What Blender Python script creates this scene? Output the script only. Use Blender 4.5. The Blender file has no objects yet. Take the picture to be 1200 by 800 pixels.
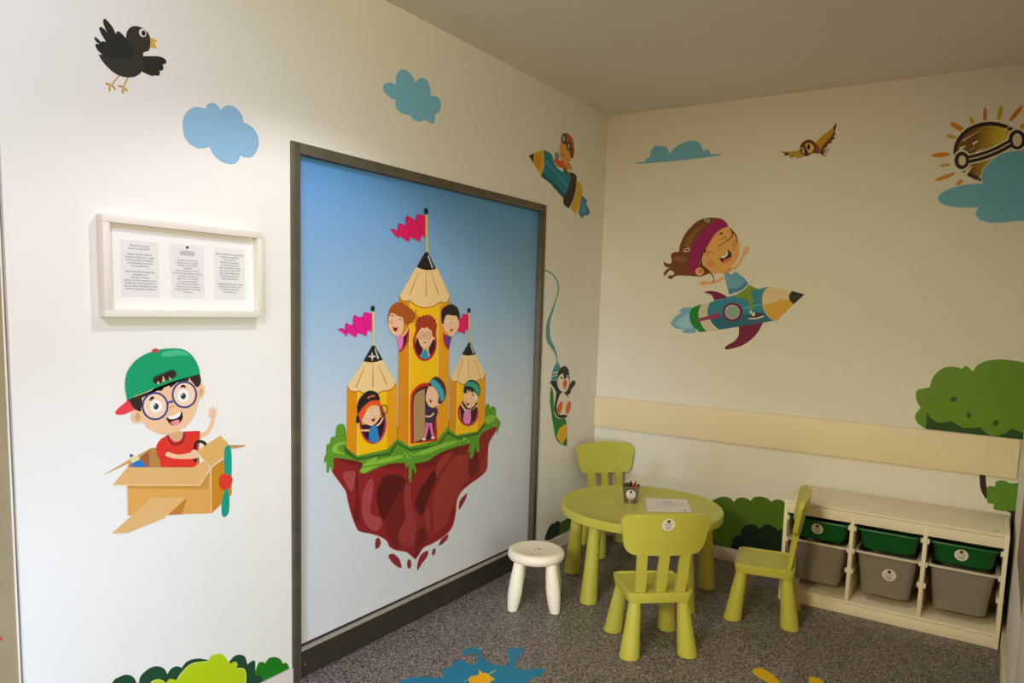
import bpy, bmesh, math, random
from mathutils import Vector, Matrix

scene = bpy.context.scene
COL = scene.collection
random.seed(7)
PI = math.pi

# ------------------------------------------------------------------ camera model (1200x800)
FPX, PPX, PPY = 866.487, 603.562, 455.651
YAW, PITCH, ROLL = 2.14830, -0.11096, 0.03023
CAM = Vector((2.2219, -4.4042, 1.5029))
_f = Vector((math.cos(PITCH)*math.cos(YAW), math.cos(PITCH)*math.sin(YAW), math.sin(PITCH)))
_r = _f.cross(Vector((0, 0, 1))).normalized()
_u = _r.cross(_f)
FWD = _f
RGT = math.cos(ROLL)*_r + math.sin(ROLL)*_u
UPV = -math.sin(ROLL)*_r + math.cos(ROLL)*_u

XC = 2.36          # right wall plane
LEAF = -0.020       # face of the printed door leaf
PLANES = {'A': (0, 0.0, Vector((1, 0, 0))), 'L': (0, LEAF, Vector((1, 0, 0))),
          'B': (1, 0.0, Vector((0, -1, 0))), 'F': (2, 0.0, Vector((0, 0, 1)))}


def on_plane(x, y, axis, val):
    d = FWD + RGT*((x-PPX)/FPX) + UPV*((PPY-y)/FPX)
    return CAM + d*((val-CAM[axis])/d[axis])


# ------------------------------------------------------------------ materials
def s2l(c):
    return c/12.92 if c <= 0.04045 else ((c+0.055)/1.055)**2.4


def hexcol(h):
    h = h.lstrip('#')
    return tuple(s2l(int(h[i:i+2], 16)/255) for i in (0, 2, 4)) + (1,)


MATS = {}


def mat(hexs, rough=0.5, metal=0.0, noise=0.0, scale=30, name=None, bump=0.0, spec=0.4):
    key = (hexs, rough, metal, noise, scale, bump, spec)
    if key in MATS:
        return MATS[key]
    m = bpy.data.materials.new(name or ('colour_' + hexs.strip('#')))
    m.use_nodes = True
    nt = m.node_tree
    b = nt.nodes['Principled BSDF']
    c = hexcol(hexs)
    b.inputs['Base Color'].default_value = c
    b.inputs['Roughness'].default_value = rough
    b.inputs['Metallic'].default_value = metal
    b.inputs['Specular IOR Level'].default_value = spec
    if noise or bump:
        tc = nt.nodes.new('ShaderNodeTexCoord')
        n = nt.nodes.new('ShaderNodeTexNoise')
        n.inputs['Scale'].default_value = scale
        n.inputs['Detail'].default_value = 4
        nt.links.new(tc.outputs['Object'], n.inputs['Vector'])
        if noise:
            r = nt.nodes.new('ShaderNodeValToRGB')
            r.color_ramp.elements[0].position = 0.3
            r.color_ramp.elements[1].position = 0.7
            r.color_ramp.elements[0].color = tuple(v*(1-noise) for v in c[:3]) + (1,)
            r.color_ramp.elements[1].color = tuple(min(1, v*(1+noise)) for v in c[:3]) + (1,)
            nt.links.new(n.outputs['Fac'], r.inputs['Fac'])
            nt.links.new(r.outputs['Color'], b.inputs['Base Color'])
        if bump:
            bp = nt.nodes.new('ShaderNodeBump')
            bp.inputs['Strength'].default_value = bump
            bp.inputs['Distance'].default_value = 0.002
            nt.links.new(n.outputs['Fac'], bp.inputs['Height'])
            nt.links.new(bp.outputs['Normal'], b.inputs['Normal'])
    MATS[key] = m
    return m


def floor_material():
    m = bpy.data.materials.new('speckled_vinyl')
    m.use_nodes = True
    nt = m.node_tree
    b = nt.nodes['Principled BSDF']
    b.inputs['Roughness'].default_value = 0.42
    b.inputs['Specular IOR Level'].default_value = 0.35
    tc = nt.nodes.new('ShaderNodeTexCoord')

    def vor(scale, w):
        v = nt.nodes.new('ShaderNodeTexVoronoi')
        v.inputs['Scale'].default_value = scale
        mp = nt.nodes.new('ShaderNodeMapping')
        mp.inputs['Location'].default_value = (w, w*2, 0)
        nt.links.new(tc.outputs['Object'], mp.inputs['Vector'])
        nt.links.new(mp.outputs['Vector'], v.inputs['Vector'])
        s = nt.nodes.new('ShaderNodeSeparateColor')
        nt.links.new(v.outputs['Color'], s.inputs['Color'])
        return s
    a = vor(230, 0.3)
    ramp = nt.nodes.new('ShaderNodeValToRGB')
    ramp.color_ramp.interpolation = 'CONSTANT'
    e = ramp.color_ramp.elements
    e[0].position = 0.0
    e[0].color = hexcol('#2a2726')
    e[1].position = 0.24
    e[1].color = hexcol('#5c5756')
    for p, c in ((0.45, '#857d7a'), (0.72, '#9d9490'), (0.9, '#b4aaa2')):
        x = e.new(p)
        x.color = hexcol(c)
    nt.links.new(a.outputs['Red'], ramp.inputs['Fac'])
    a2 = vor(70, 1.7)
    ramp2 = nt.nodes.new('ShaderNodeValToRGB')
    ramp2.color_ramp.elements[0].color = (0.82, 0.82, 0.82, 1)
    ramp2.color_ramp.elements[1].color = (1.1, 1.06, 1.04, 1)
    nt.links.new(a2.outputs['Green'], ramp2.inputs['Fac'])
    mx = nt.nodes.new('ShaderNodeMix')
    mx.data_type = 'RGBA'
    mx.blend_type = 'MULTIPLY'
    mx.inputs['Factor'].default_value = 1
    nt.links.new(ramp.outputs['Color'], mx.inputs['A'])
    nt.links.new(ramp2.outputs['Color'], mx.inputs['B'])
    nt.links.new(mx.outputs['Result'], b.inputs['Base Color'])
    return m


def ramp_z_material(name, stops, axis='Z', lo=0.0, hi=1.0, rough=0.4):
    """Printed colour fade along one object axis (artwork, not light)."""
    m = bpy.data.materials.new(name)
    m.use_nodes = True
    nt = m.node_tree
    b = nt.nodes['Principled BSDF']
    b.inputs['Roughness'].default_value = rough
    b.inputs['Specular IOR Level'].default_value = 0.3
    tc = nt.nodes.new('ShaderNodeTexCoord')
    sp = nt.nodes.new('ShaderNodeSeparateXYZ')
    nt.links.new(tc.outputs['Object'], sp.inputs['Vector'])
    mr = nt.nodes.new('ShaderNodeMapRange')
    mr.inputs['From Min'].default_value = lo
    mr.inputs['From Max'].default_value = hi
    nt.links.new(sp.outputs[axis], mr.inputs['Value'])
    r = nt.nodes.new('ShaderNodeValToRGB')
    e = r.color_ramp.elements
    e[0].position, e[0].color = stops[0][0], hexcol(stops[0][1])
    e[1].position, e[1].color = stops[-1][0], hexcol(stops[-1][1])
    for p, c in stops[1:-1]:
        x = e.new(p)
        x.color = hexcol(c)
    nt.links.new(mr.outputs['Result'], r.inputs['Fac'])
    nt.links.new(r.outputs['Color'], b.inputs['Base Color'])
    return m


M_WALL = mat('#ece8df', 0.75, noise=0.01, scale=3, name='white_wall_paint', bump=0.05, spec=0.2)
M_CEIL = mat('#e6e2d6', 0.9, noise=0.01, scale=3, name='ceiling_paint', spec=0.1)
M_BASE = mat('#e2d8d2', 0.45, noise=0.02, scale=20, name='baseboard_paint')
M_STEEL = mat('#6b6355', 0.45, metal=0.5, noise=0.12, scale=14, name='bronze_steel')
M_KICK = mat('#453f35', 0.4, metal=0.4, noise=0.12, scale=10, name='dark_kick_plate')
M_LEDGE = mat('#b9b0a0', 0.35, metal=0.3, name='kick_ledge')
M_GREEN = mat('#c3c04f', 0.38, noise=0.02, scale=8, name='lime_plastic', spec=0.4)
M_STOOL = mat('#f8f0dc', 0.4, noise=0.015, scale=8, name='cream_plastic')
M_CREAM = mat('#f6ecd2', 0.5, noise=0.02, scale=12, name='cream_laminate')
M_BOARD = mat('#f0e2bf', 0.5, noise=0.015, scale=6, name='cream_bumper_board')
M_BINGREEN = mat('#055c27', 0.35, noise=0.02, scale=10, name='green_bin_plastic')
M_BINGREY = mat('#928a80', 0.45, noise=0.05, scale=5, name='smoky_grey_bin_plastic')
M_BINRIM = mat('#cfc6b4', 0.4, name='pale_bin_rim')
M_RAIL = mat('#ece6da', 0.4, name='white_runner')
M_WHITE = mat('#e6dfd2', 0.4, name='white_frame_lacquer')
M_PAPER = mat('#efeae6', 0.7, name='paper')
M_SHEET = mat('#e4e1df', 0.6, name='printed_sheet')
M_INK = mat('#3c3a40', 0.6, name='black_ink')
M_STICKER = mat('#ece6dc', 0.4, name='round_sticker')
M_CUP = mat('#8f887c', 0.32, metal=0.75, noise=0.08, scale=25, name='galvanised_metal')


# ------------------------------------------------------------------ object helpers
def link(o, parent=None):
    COL.objects.link(o)
    if parent is not None:
        o.parent = parent
    return o


def tag(o, label=None, cat=None, group=None, kind=None):
    if label:
        o['label'] = label
    if cat:
        o['category'] = cat
    if group:
        o['group'] = group
    if kind:
        o['kind'] = kind
    return o


def thing(name, label, cat, loc=(0, 0, 0), rz=0.0, group=None):
    o = bpy.data.objects.new(name, None)
    o.empty_display_size = 0.05
    o.location = loc
    o.rotation_euler = (0, 0, rz)
    link(o)
    return tag(o, label, cat, group)


def mesh_obj(name, bm, m, parent=None, smooth=False, label=None, angle=0.7):
    bmesh.ops.recalc_face_normals(bm, faces=bm.faces)
    me = bpy.data.meshes.new(name)
    bm.to_mesh(me)
    bm.free()
    me.materials.append(m)
    if smooth:
        for p in me.polygons:
            p.use_smooth = True
        try:
            me.set_sharp_from_angle(angle=angle)
        except Exception:
            pass
    o = bpy.data.objects.new(name, me)
    link(o, parent)
    if label:
        o['label'] = label
    return o


def add_box(bm, x0, x1, y0, y1, z0, z1, bevel=0.0, mtx=None):
    vs = [bm.verts.new((x, y, z)) for z in (z0, z1) for x, y in ((x0, y0), (x1, y0), (x1, y1), (x0, y1))]
    fs = [bm.faces.new([vs[i] for i in f]) for f in
          ((3, 2, 1, 0), (4, 5, 6, 7), (0, 1, 5, 4), (1, 2, 6, 5), (2, 3, 7, 6), (3, 0, 4, 7))]
    out = vs
    if bevel:
        es = list({e for f in fs for e in f.edges})
        r = bmesh.ops.bevel(bm, geom=es, offset=bevel, segments=2, affect='EDGES', profile=0.5)
        out = list({v for f in r['faces'] for v in f.verts} | {v for v in vs if v.is_valid})
    if mtx is not None:
        bmesh.ops.transform(bm, matrix=mtx, verts=[v for v in out if v.is_valid])


def box(name, x0, x1, y0, y1, z0, z1, m, parent=None, bevel=0.0, kind=None, label=None):
    bm = bmesh.new()
    add_box(bm, x0, x1, y0, y1, z0, z1, bevel)
    o = mesh_obj(name, bm, m, parent, smooth=bool(bevel), label=label, angle=0.6)
    if kind:
        o['kind'] = kind
    return o


def loft(bm, rings, cap0=True, cap1=True):
    vr = [[bm.verts.new(p) for p in r] for r in rings]
    n = len(vr[0])
    for a, b in zip(vr[:-1], vr[1:]):
        for i in range(n):
            j = (i+1) % n
            bm.faces.new((a[i], a[j], b[j], b[i]))
    if cap0:
        bm.faces.new(list(reversed(vr[0])))
    if cap1:
        bm.faces.new(vr[-1])


def ring(cx, cy, z, r, n=32):
    return [(cx+r*math.cos(2*PI*i/n), cy+r*math.sin(2*PI*i/n), z) for i in range(n)]


def rrect(w, d, r, z, n=6, cx=0, cy=0):
    pts = []
    for sx, sy, a0 in ((1, 1, 0), (-1, 1, PI/2), (-1, -1, PI), (1, -1, 1.5*PI)):
        for i in range(n+1):
            a = a0 + i*PI/2/n
            pts.append((cx+sx*(w/2-r)+r*math.cos(a), cy+sy*(d/2-r)+r*math.sin(a), z))
    return pts


def lathe(bm, prof, cx=0, cy=0, n=32):
    """prof: list of (r, z)"""
    loft(bm, [ring(cx, cy, z, max(r, 1e-4), n) for r, z in prof])


def lean_lathe(bm, prof, base, top, n=24):
    """tapered leg whose axis runs from base (x, y) at z0 to top (x, y) at z1"""
    z0, z1 = prof[0][1], prof[-1][1]
    rings = []
    for r, z in prof:
        t = (z-z0)/(z1-z0)
        rings.append(ring(base[0]+(top[0]-base[0])*t, base[1]+(top[1]-base[1])*t, z, r, n))
    loft(bm, rings)


# ------------------------------------------------------------------ flat vinyl artwork
class Art:
    """Vinyl artwork on a plane of the room. Outlines are traced points carried onto that plane."""
    def __init__(self, plane, ox=0, oy=0, s=1.0, lift=0.0004):
        self.axis, self.val, self.n = PLANES[plane]
        self.plane = plane
        self.layer = 0
        self.lift = lift
        self.T(ox, oy, s)
        self.root = None

    def T(self, ox, oy, s):
        self.ox, self.oy, self.s = ox, oy, s

    def w(self, p):
        return on_plane(self.ox+p[0]/self.s, self.oy+p[1]/self.s, self.axis, self.val)

    def start(self, name, label, cat, centre, group=None):
        c = self.w(centre)
        self.root = thing(name, label, cat, tuple(c), 0, group)
        self.origin = c
        return self.root

    def part(self, name, col, shapes, parent=None, label=None, m=None):
        """shapes: list of faces-lists produced by S/G/E/R/K"""
        self.layer += 1
        off = self.n*(self.lift+0.00006*self.layer)
        origin = self.origin if self.root is not None else None
        bm = bmesh.new()
        allw = []
        for si, faces in enumerate(shapes):
            for fi, f in enumerate(faces):
                micro = self.n*(si*1.5e-5 + (fi % 3)*4e-6)
                ws = [self.w(p)+off+micro for p in f]
                if self.plane == 'B':
                    ws = [Vector((min(v.x, XC-0.001), v.y, v.z)) for v in ws]
                allw.append(ws)
        if origin is None:
            origin = sum((v for f in allw for v in f), Vector())/sum(len(f) for f in allw)
            self.origin = origin
        for ws in allw:
            vs = [bm.verts.new(v-origin) for v in ws]
            try:
                fc = bm.faces.new(vs)
            except ValueError:
                continue
            fc.normal_update()
            if fc.normal.dot(self.n) < 0:
                fc.normal_flip()
        me = bpy.data.meshes.new(name)
        bm.to_mesh(me)
        bm.free()
        me.materials.append(m or mat(col, 0.45, spec=0.3))
        o = bpy.data.objects.new(name, me)
        link(o, parent if parent is not None else self.root)
        if parent is None and self.root is None:
            o.location = origin
        if label:
            o['label'] = label
        return o


def pts_of(txt):
    out = []
    for tok in txt.split():
        c = tok.endswith('!')
        x, y = tok.rstrip('!').split(',')
        out.append((float(x), float(y), c))
    return out


def curve_pts(P, closed=True, seg=7):
    n = len(P)
    out = []
    rng = range(n) if closed else range(n-1)
    for i in rng:
        p1, p2 = P[i], P[(i+1) % n]
        p0 = P[i-1] if (closed or i > 0) else p1
        p3 = P[(i+2) % n] if (closed or i+2 < n) else p2
        if p1[2]:
            p0 = p1
        if p2[2]:
            p3 = p2
        if p1[2] and p2[2]:
            out.append((p1[0], p1[1]))
            continue
        for k in range(seg):
            t = k/seg
            t2, t3 = t*t, t*t*t
            out.append(tuple(0.5*(2*p1[d]+(p2[d]-p0[d])*t+(2*p0[d]-5*p1[d]+4*p2[d]-p3[d])*t2
                                  + (3*p1[d]-p0[d]-3*p2[d]+p3[d])*t3) for d in (0, 1)))
    if not closed:
        out.append((P[-1][0], P[-1][1]))
    # drop coincident points
    res = []
    for p in out:
        if not res or (abs(p[0]-res[-1][0])+abs(p[1]-res[-1][1])) > 1e-4:
            res.append(p)
    return res


def S(txt):                      # smooth closed outline ("!" = corner)
    return [curve_pts(pts_of(txt))]


def G(txt):                      # straight polygon
    return [[(p[0], p[1]) for p in pts_of(txt)]]


def El(cx, cy, rx, ry, rot=0, n=28):
    a = math.radians(rot)
    ca, sa = math.cos(a), math.sin(a)
    return [[(cx+rx*math.cos(t)*ca-ry*math.sin(t)*sa, cy+rx*math.cos(t)*sa+ry*math.sin(t)*ca)
             for t in (2*PI*i/n for i in range(n))]]


def Rg(cx, cy, rx, ry, w, rot=0, n=36):   # elliptic band
    a, b = El(cx, cy, rx+w/2, ry+w/2, rot, n)[0], El(cx, cy, rx-w/2, ry-w/2, rot, n)[0]
    return [[a[i], a[(i+1) % n], b[(i+1) % n], b[i]] for i in range(n)]


def K(txt, w, w1=None):          # stroke along a smooth open path; w may be a list of widths per point
    P = pts_of(txt)
    seg = 6
    c = curve_pts(P, False, seg)
    n = len(c)
    ws = []
    for i in range(n):
        t = i/(n-1)
        if isinstance(w, (list, tuple)):
            u = t*(len(w)-1)
            k = min(int(u), len(w)-2)
            ws.append(w[k]+(w[k+1]-w[k])*(u-k))
        else:
            ws.append(w+((w1 if w1 is not None else w)-w)*t)
    L, R = [], []
    for i, p in enumerate(c):
        a, b = c[max(0, i-1)], c[min(n-1, i+1)]
        dx, dy = b[0]-a[0], b[1]-a[1]
        d = math.hypot(dx, dy) or 1
        nx, ny = -dy/d*ws[i]/2, dx/d*ws[i]/2
        L.append((p[0]+nx, p[1]+ny))
        R.append((p[0]-nx, p[1]-ny))
    return [[L[i], L[i+1], R[i+1], R[i]] for i in range(n-1)]


def H(shape, d):                 # band of half-width d following the outline (white cut margin)
    out = []
    for f in shape:
        n = len(f)
        N = []
        for i in range(n):
            a, b = f[i-1], f[(i+1) % n]
            dx, dy = b[0]-a[0], b[1]-a[1]
            L = math.hypot(dx, dy) or 1
            N.append((dy/L*d, -dx/L*d))
        for i in range(n):
            j = (i+1) % n
            out.append([(f[i][0]+N[i][0], f[i][1]+N[i][1]), (f[j][0]+N[j][0], f[j][1]+N[j][1]),
                        (f[j][0]-N[j][0], f[j][1]-N[j][1]), (f[i][0]-N[i][0], f[i][1]-N[i][1])])
    return out


HALO = '#e6e4d8'
SKIN = '#eec095'

# ================================================================== THE ROOM
YL = -3.4855     # where the left wall ends
H_ROOM = 2.731
bm = bmesh.new()
add_box(bm, -0.6, 6.0, -8.0, 0.25, -0.12, 0.0)
fl = mesh_obj('floor', bm, floor_material())
tag(fl, kind='structure')
box('ceiling', -0.6, 6.0, -8.0, 0.25, H_ROOM, H_ROOM+0.12, M_CEIL, kind='structure')
# left wall with the door opening left clear
DY0, DY1, DZ = -2.505, -0.775, 2.04
bm = bmesh.new()
for a in ((YL, DY0, 0, H_ROOM), (DY1, 0.0, 0, H_ROOM), (DY0, DY1, DZ, H_ROOM)):
    add_box(bm, -0.2, 0.0, a[0], a[1], a[2], a[3])
add_box(bm, -0.2, -0.07, DY0, DY1, 0, DZ)
wl = mesh_obj('wall_left', bm, M_WALL)
tag(wl, kind='structure')
box('wall_back', -0.2, 6.0, 0.0, 0.2, 0, H_ROOM, M_WALL, kind='structure')
box('wall_right', XC, XC+0.12, -1.62, 0.0, 0, H_ROOM, M_WALL, kind='structure')
# baseboards
box('baseboard_back', 0.0, XC, -0.012, 0.0, 0, 0.075, M_BASE, kind='structure', bevel=0.002)
bm = bmesh.new()
add_box(bm, 0.0, 0.012, -0.735, -0.012, 0, 0.075, 0.002)
add_box(bm, 0.0, 0.012, YL+0.01, -2.546, 0, 0.066, 0.002)
tag(mesh_obj('baseboard_left', bm, M_BASE), kind='structure')
box('baseboard_right', XC-0.018, XC, -1.6, -0.012, 0, 0.082, mat('#d8cdb0', 0.5), kind='structure', bevel=0.002)
# outer corner of the left wall: a thin corner profile, a shadow gap and the edge of a beige door beyond
bm = bmesh.new()
add_box(bm, -0.2, 0.0006, YL-0.0015, YL, 0, H_ROOM)
tag(mesh_obj('trim_1', bm, mat('#f2eee6', 0.5)), kind='structure')
bm = bmesh.new()
add_box(bm, -0.2, -0.012, YL-0.0100, YL-0.0015, 0, H_ROOM)
tag(mesh_obj('trim_2', bm, mat('#8d8574', 0.6)), kind='structure')
bm = bmesh.new()
add_box(bm, -0.2, 0.0, YL-0.0140, YL-0.0100, 0, H_ROOM)
tag(mesh_obj('trim_3', bm, mat('#ece6d6', 0.5)), kind='structure')
bm = bmesh.new()
add_box(bm, -0.2, -0.004, -5.2, YL-0.0140, 0, H_ROOM)
o = tag(mesh_obj('door_2', bm, mat('#9d8d6b', 0.6, noise=0.04, scale=9)), kind='structure')
# red line mark low on that door
box('line_mark', -0.004, -0.0025, -3.75, -3.536, 0.55, 0.558, mat('#c0452c', 0.5), parent=o)
# right wall jamb
box('trim_5', XC-0.006, XC-0.0005, -1.6, -0.87, 0.56, 1.35, mat('#8b7c68', 0.6), kind='structure', bevel=0.002)
box('trim_4', XC-0.006, XC+0.14, -2.3, -1.62, 0, H_ROOM, mat('#e9e4dc', 0.5), kind='structure', bevel=0.003)

# ------------------------------------------------------------------ door_1: framed leaf printed with a sky
door = bpy.data.objects.new('door_1', None)
door.location = (0, (DY0+DY1)/2, 0)
link(door)
tag(door, 'large door leaf printed with a blue sky in a dark steel frame', 'door', kind='structure')


def dloc(bm):
    bmesh.ops.translate(bm, verts=bm.verts, vec=(0, -(DY0+DY1)/2, 0))


bm = bmesh.new()
add_box(bm, -0.06, LEAF, DY0+0.003, DY1-0.003, 0.002, DZ-0.003)
dloc(bm)
sky = ramp_z_material('printed_sky', ((0.0, '#dcdcde'), (0.42, '#cdd5dd'), (0.72, '#93b6d6'), (1.0, '#5a97d2')), 'Z', 0.1, 2.04, 0.38)
mesh_obj('door_leaf', bm, sky, door)
bm = bmesh.new()
FO0, FO1, FOZ = -2.544, -0.737, 2.078
for a in ((FO0, DY0+0.0015), (DY1-0.0015, FO1)):
    add_box(bm, -0.06, 0.010, a[0], a[1], 0, FOZ, 0.0015)
    add_box(bm, 0.010, 0.013, a[0]+0.004, a[0]+0.016, 0, FOZ-0.004, 0.001)
add_box(bm, -0.06, 0.010, DY0+0.0015, DY1-0.0015, DZ-0.0015, FOZ, 0.0015)
dloc(bm)
mesh_obj('door_frame', bm, M_STEEL, door, smooth=True, angle=0.5)
bm = bmesh.new()
add_box(bm, LEAF, 0.004, DY0+0.003, DY1-0.003, 0.004, 0.112, 0.001)
dloc(bm)
kp = mesh_obj('kick_plate', bm, M_KICK, door)
bm = bmesh.new()
add_box(bm, LEAF, 0.006, DY0+0.003, DY1-0.003, 0.112, 0.122, 0.001)
dloc(bm)
mesh_obj('ledge', bm, M_LEDGE, kp)
bm = bmesh.new()
add_box(bm, LEAF, LEAF+0.006, DY0+0.003, DY1-0.003, 0.122, 0.130)
dloc(bm)
mesh_obj('seal', bm, mat('#2e2a26', 0.6), kp)
bm = bmesh.new()
add_box(bm, 0.004, 0.007, -2.486, -2.482, 0.05, 0.058)
dloc(bm)
mesh_obj('screw', bm, mat('#cfc8bb', 0.3, metal=0.8), kp)

# ------------------------------------------------------------------ bumper board on the back wall
bb = box('bumper_board', 0.002, 2.349, -0.024, -0.005, 0.7273, 0.9268, M_BOARD, bevel=0.002)
tag(bb, 'long cream bumper board running along the back wall', 'bumper board')

# ================================================================== WALL ARTWORK
def cloud(plane, T, outline, base, inner, label):
    a = Art(plane, *T)
    s = S(outline)
    a.part_root = None
    c = T[0:2]
    pts = s[0]
    cx = sum(p[0] for p in pts)/len(pts)
    cy = sum(p[1] for p in pts)/len(pts)
    a.start('cloud_decal', label, 'wall decal', (cx, cy), 'cloud decals on the walls')
    a.part('margin', HALO, [H(s, 0.9*T[2])])
    a.part('cloud_fill', inner, [s])
    a.part('cloud_edge', base, [H(s, 0.28*T[2])])


cloud('A', (205, 110, 8.89),
      '325,160! 335,120 375,98 420,105 455,140 475,185! 495,150 540,125 600,130 660,175 700,240 712,305! 770,325 830,380 865,460 865,540 830,620 780,660 720,655 672,635! 665,680 630,718 570,728 490,705 420,650 380,590 365,548! 300,562 230,560 160,520 105,450 85,360 85,280 110,210 160,160 220,140 280,148',
      '#7fabc6', '#8dbad8', 'pale blue puffy cloud sticker above the framed notices, below the crow')
cloud('A', (440, 75, 10.67),
      '255,265! 258,180 280,110 330,75 390,85 440,135 480,200 497,265! 520,210 560,182 610,185 655,230 680,310 682,400! 730,400 785,430 812,490 808,560 780,605 735,628! 740,680 725,735 690,735 650,715 615,685! 570,712 510,710 460,675 435,630! 380,628 310,600 265,550 250,500 258,448! 200,425 140,375 100,320 105,265 145,238 200,240',
      '#6cb0d4', '#80c4ec', 'small blue cloud sticker with leaf-like lobes, high above the framed door')
cloud('B', (740, 130, 4.615),
      '15,285! 80,272! 75,258 100,255! 105,225 125,195 155,190 190,200 205,235! 250,190 310,165 350,165 378,190 388,240! 395,215 415,210 428,235! 485,233! 480,240! 200,272',
      '#66acd0', '#78bce4', 'flat-bottomed teal blue cloud sticker on the back wall near the ceiling')

# ---- crow
a = Art('A', 100, 10, 7.62)
r = a.start('crow_decal', 'black crow sticker flapping on the wall at the top left', 'wall decal', (380, 420))
CR, CRW = '#35342e', '#2b2a26'
for txt, toes in (('303,600 265,640 232,690', ((203, 675, 28, 10, 20), (217, 715, 9, 30, 5), (254, 706, 9, 25, -45))),
                  ('378,615 355,665 340,705', ((315, 695, 28, 10, 12), (333, 735, 9, 28, 0), (360, 722, 9, 24, -50)))):
    a.part('leg', '#c99f45', [K(txt, 13)] + [El(*t) for t in toes])
a.part('wing', CRW, [S('520,425! 600,425 670,430 715,455 722,485 690,500! 697,525 690,550 660,555! 665,580 650,600 620,595! 600,602 560,590 500,560! 515,480')])
a.part('body', CR, [S('360,265 370,210 400,170 440,157 490,165 540,195 575,250 580,330 565,375 528,388! 516,400 520,440 526,500 500,565 450,605 390,615 320,605 250,570 180,505 135,445 118,405! 150,408 260,360! 350,300')])
a.part('wing', CRW, [S('362,268! 340,240 300,205 280,208 272,230! 250,180 215,130 175,92 158,105 165,150 195,215! 170,185 140,165 123,175 135,215 160,260 185,300! 160,290 140,300! 110,270 85,253 80,270 100,300 130,318! 105,315 88,322 95,350 120,385 145,405! 200,430 290,450 380,450 425,420! 420,340')])
a.part('beak', '#dfae3e', [S('582,258! 615,272 645,290! 615,305! 640,360! 610,352 578,342!')])
e = a.part('eye', '#e6e0cc', [El(511, 217, 32, 39, -22)])
a.part('pupil', '#2a211c', [El(518, 220, 18, 25, -15)], parent=e)

# ---- boy in a cardboard box plane
a = Art('A', 110, 470, 4.85)
r = a.start('boy_in_box_plane_decal', 'boy with green cap and round glasses flying a cardboard box plane sticker', 'wall decal', (430, 560))
bx = a.part('cardboard_box', '#b98344', [G('205,345 320,268 362,262 600,320 600,376 190,374')])
a.part('inner_side', '#a25f3e', [G('220,352 312,280 318,374 205,374')], parent=bx)
a.part('flap', '#caa066', [G('40,425 190,337 320,268 275,305 210,348')], parent=bx)
pc = a.part('blue_pencil', '#2f78bb', [G('212,350 258,330 306,374 222,374')])
a.part('pencil_tip', '#e4d492', [G('205,318 250,306 262,330 214,352')], parent=pc)
a.part('pencil_point', '#2a4f8a', [G('203,298 226,306 207,322')], parent=pc)
b = a.part('waving_arm', SKIN, [K('598,198 640,180 665,140 680,88', 26, 20), El(675, 76, 21, 22), K('662,66 649,50', 8), K('669,60 664,36', 8),
                               K('676,58 681,30', 8), K('685,63 697,42', 8), K('660,86 645,84', 8)])
a.part('neck', '#dba878', [G('425,178 470,168 508,175 506,212 468,226 430,208')])
sh = a.part('red_shirt', '#de3428', [S('425,190! 380,215 355,255 360,310 375,330! 380,374! 582,374! 602,200 598,168! 510,172! 500,210 465,228 430,205!')])
a.part('collar', '#93282a', [K('416,193 436,233 468,246 503,226 513,174', 13)], parent=sh)
a.part('sleeve_fold', '#b52a24', [K('430,262 412,290 402,312 380,330', 8)], parent=sh)
a.part('steering_wheel', '#3a241c', [K('572,275 580,238 605,228 630,240 636,265', 18)])
a.part('steering_column', '#3a241c', [G('560,330 575,318 590,335 578,350')])
a.part('arm', SKIN, [S('415,285! 480,303 560,290 590,300 585,322 520,328 450,324 403,308!'), El(570, 300, 22, 26)])
a.part('front', '#dfa352', [G('185,475 640,475 666,378 666,636 190,649')], parent=bx)
a.part('flap_shadow_band', '#cc9040', [G('188,476 602,476 658,395 645,500 190,495')], parent=bx)
a.part('side', '#c98722', [G('662,380 736,328 782,300 782,528 666,638')], parent=bx)
a.part('flap', '#e0b06e', [G('105,475 190,374 560,377 638,330 656,388 600,475')], parent=bx)
a.part('flap', '#c3935a', [G('758,247 860,250 858,256 800,268 765,266')], parent=bx)
a.part('flap', '#ddac62', [G('580,285 716,195 762,240 742,312 662,374')], parent=bx)
a.part('edge_lines', '#f2dcae', [K('664,380! 665,636!', 4), K('105,476! 600,476!', 4), K('600,476! 657,388!', 4), K('580,285! 660,376!', 4),
                                K('188,478! 192,648!', 3)], parent=bx)
wg = a.part('wing', '#e1b270', [G('100,750 330,545 526,545 392,666 190,748')])
a.part('wing_shadow', '#c27d30', [G('527,547 500,641 420,646')], parent=wg)
pr = a.part('propeller', '#149a80', [S('760,250 778,275 780,400 760,425 742,410 738,330 742,270'), S('748,495 765,520 767,620 745,656 725,640 727,560')])
a.part('hub', '#dc3a2c', [S('715,425 745,412 780,430 786,455 765,495 735,503 712,480')], parent=pr)
a.T(130, 400, 7.27)
a.part('ear', SKIN, [El(215, 638, 52, 58)])
a.part('ear', SKIN, [El(760, 425, 36, 63, 10)])
a.part('inner_ear', '#d3a072', [El(224, 640, 26, 34)])
a.part('inner_ear', '#d3a072', [El(762, 428, 15, 33, 10)])
hd = a.part('head', SKIN, [S('190,480 235,590 265,680 330,745 430,787 510,782 600,745 680,670 730,560 752,440 745,350 600,270 300,340')])
a.part('hair', '#33271f', [S('130,500! 255,450! 262,520 250,597! 200,575 160,520'), S('655,300! 752,270! 764,330 757,368! 728,388 690,345'),
                           G('250,452 660,300 660,335 560,348 520,385 500,392 480,350 445,362 440,415 405,422 395,380 380,400 255,480')])
a.part('brim', '#e6404a', [S('145,498! 80,550 38,592 44,620 110,618 198,580!')])
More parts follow.
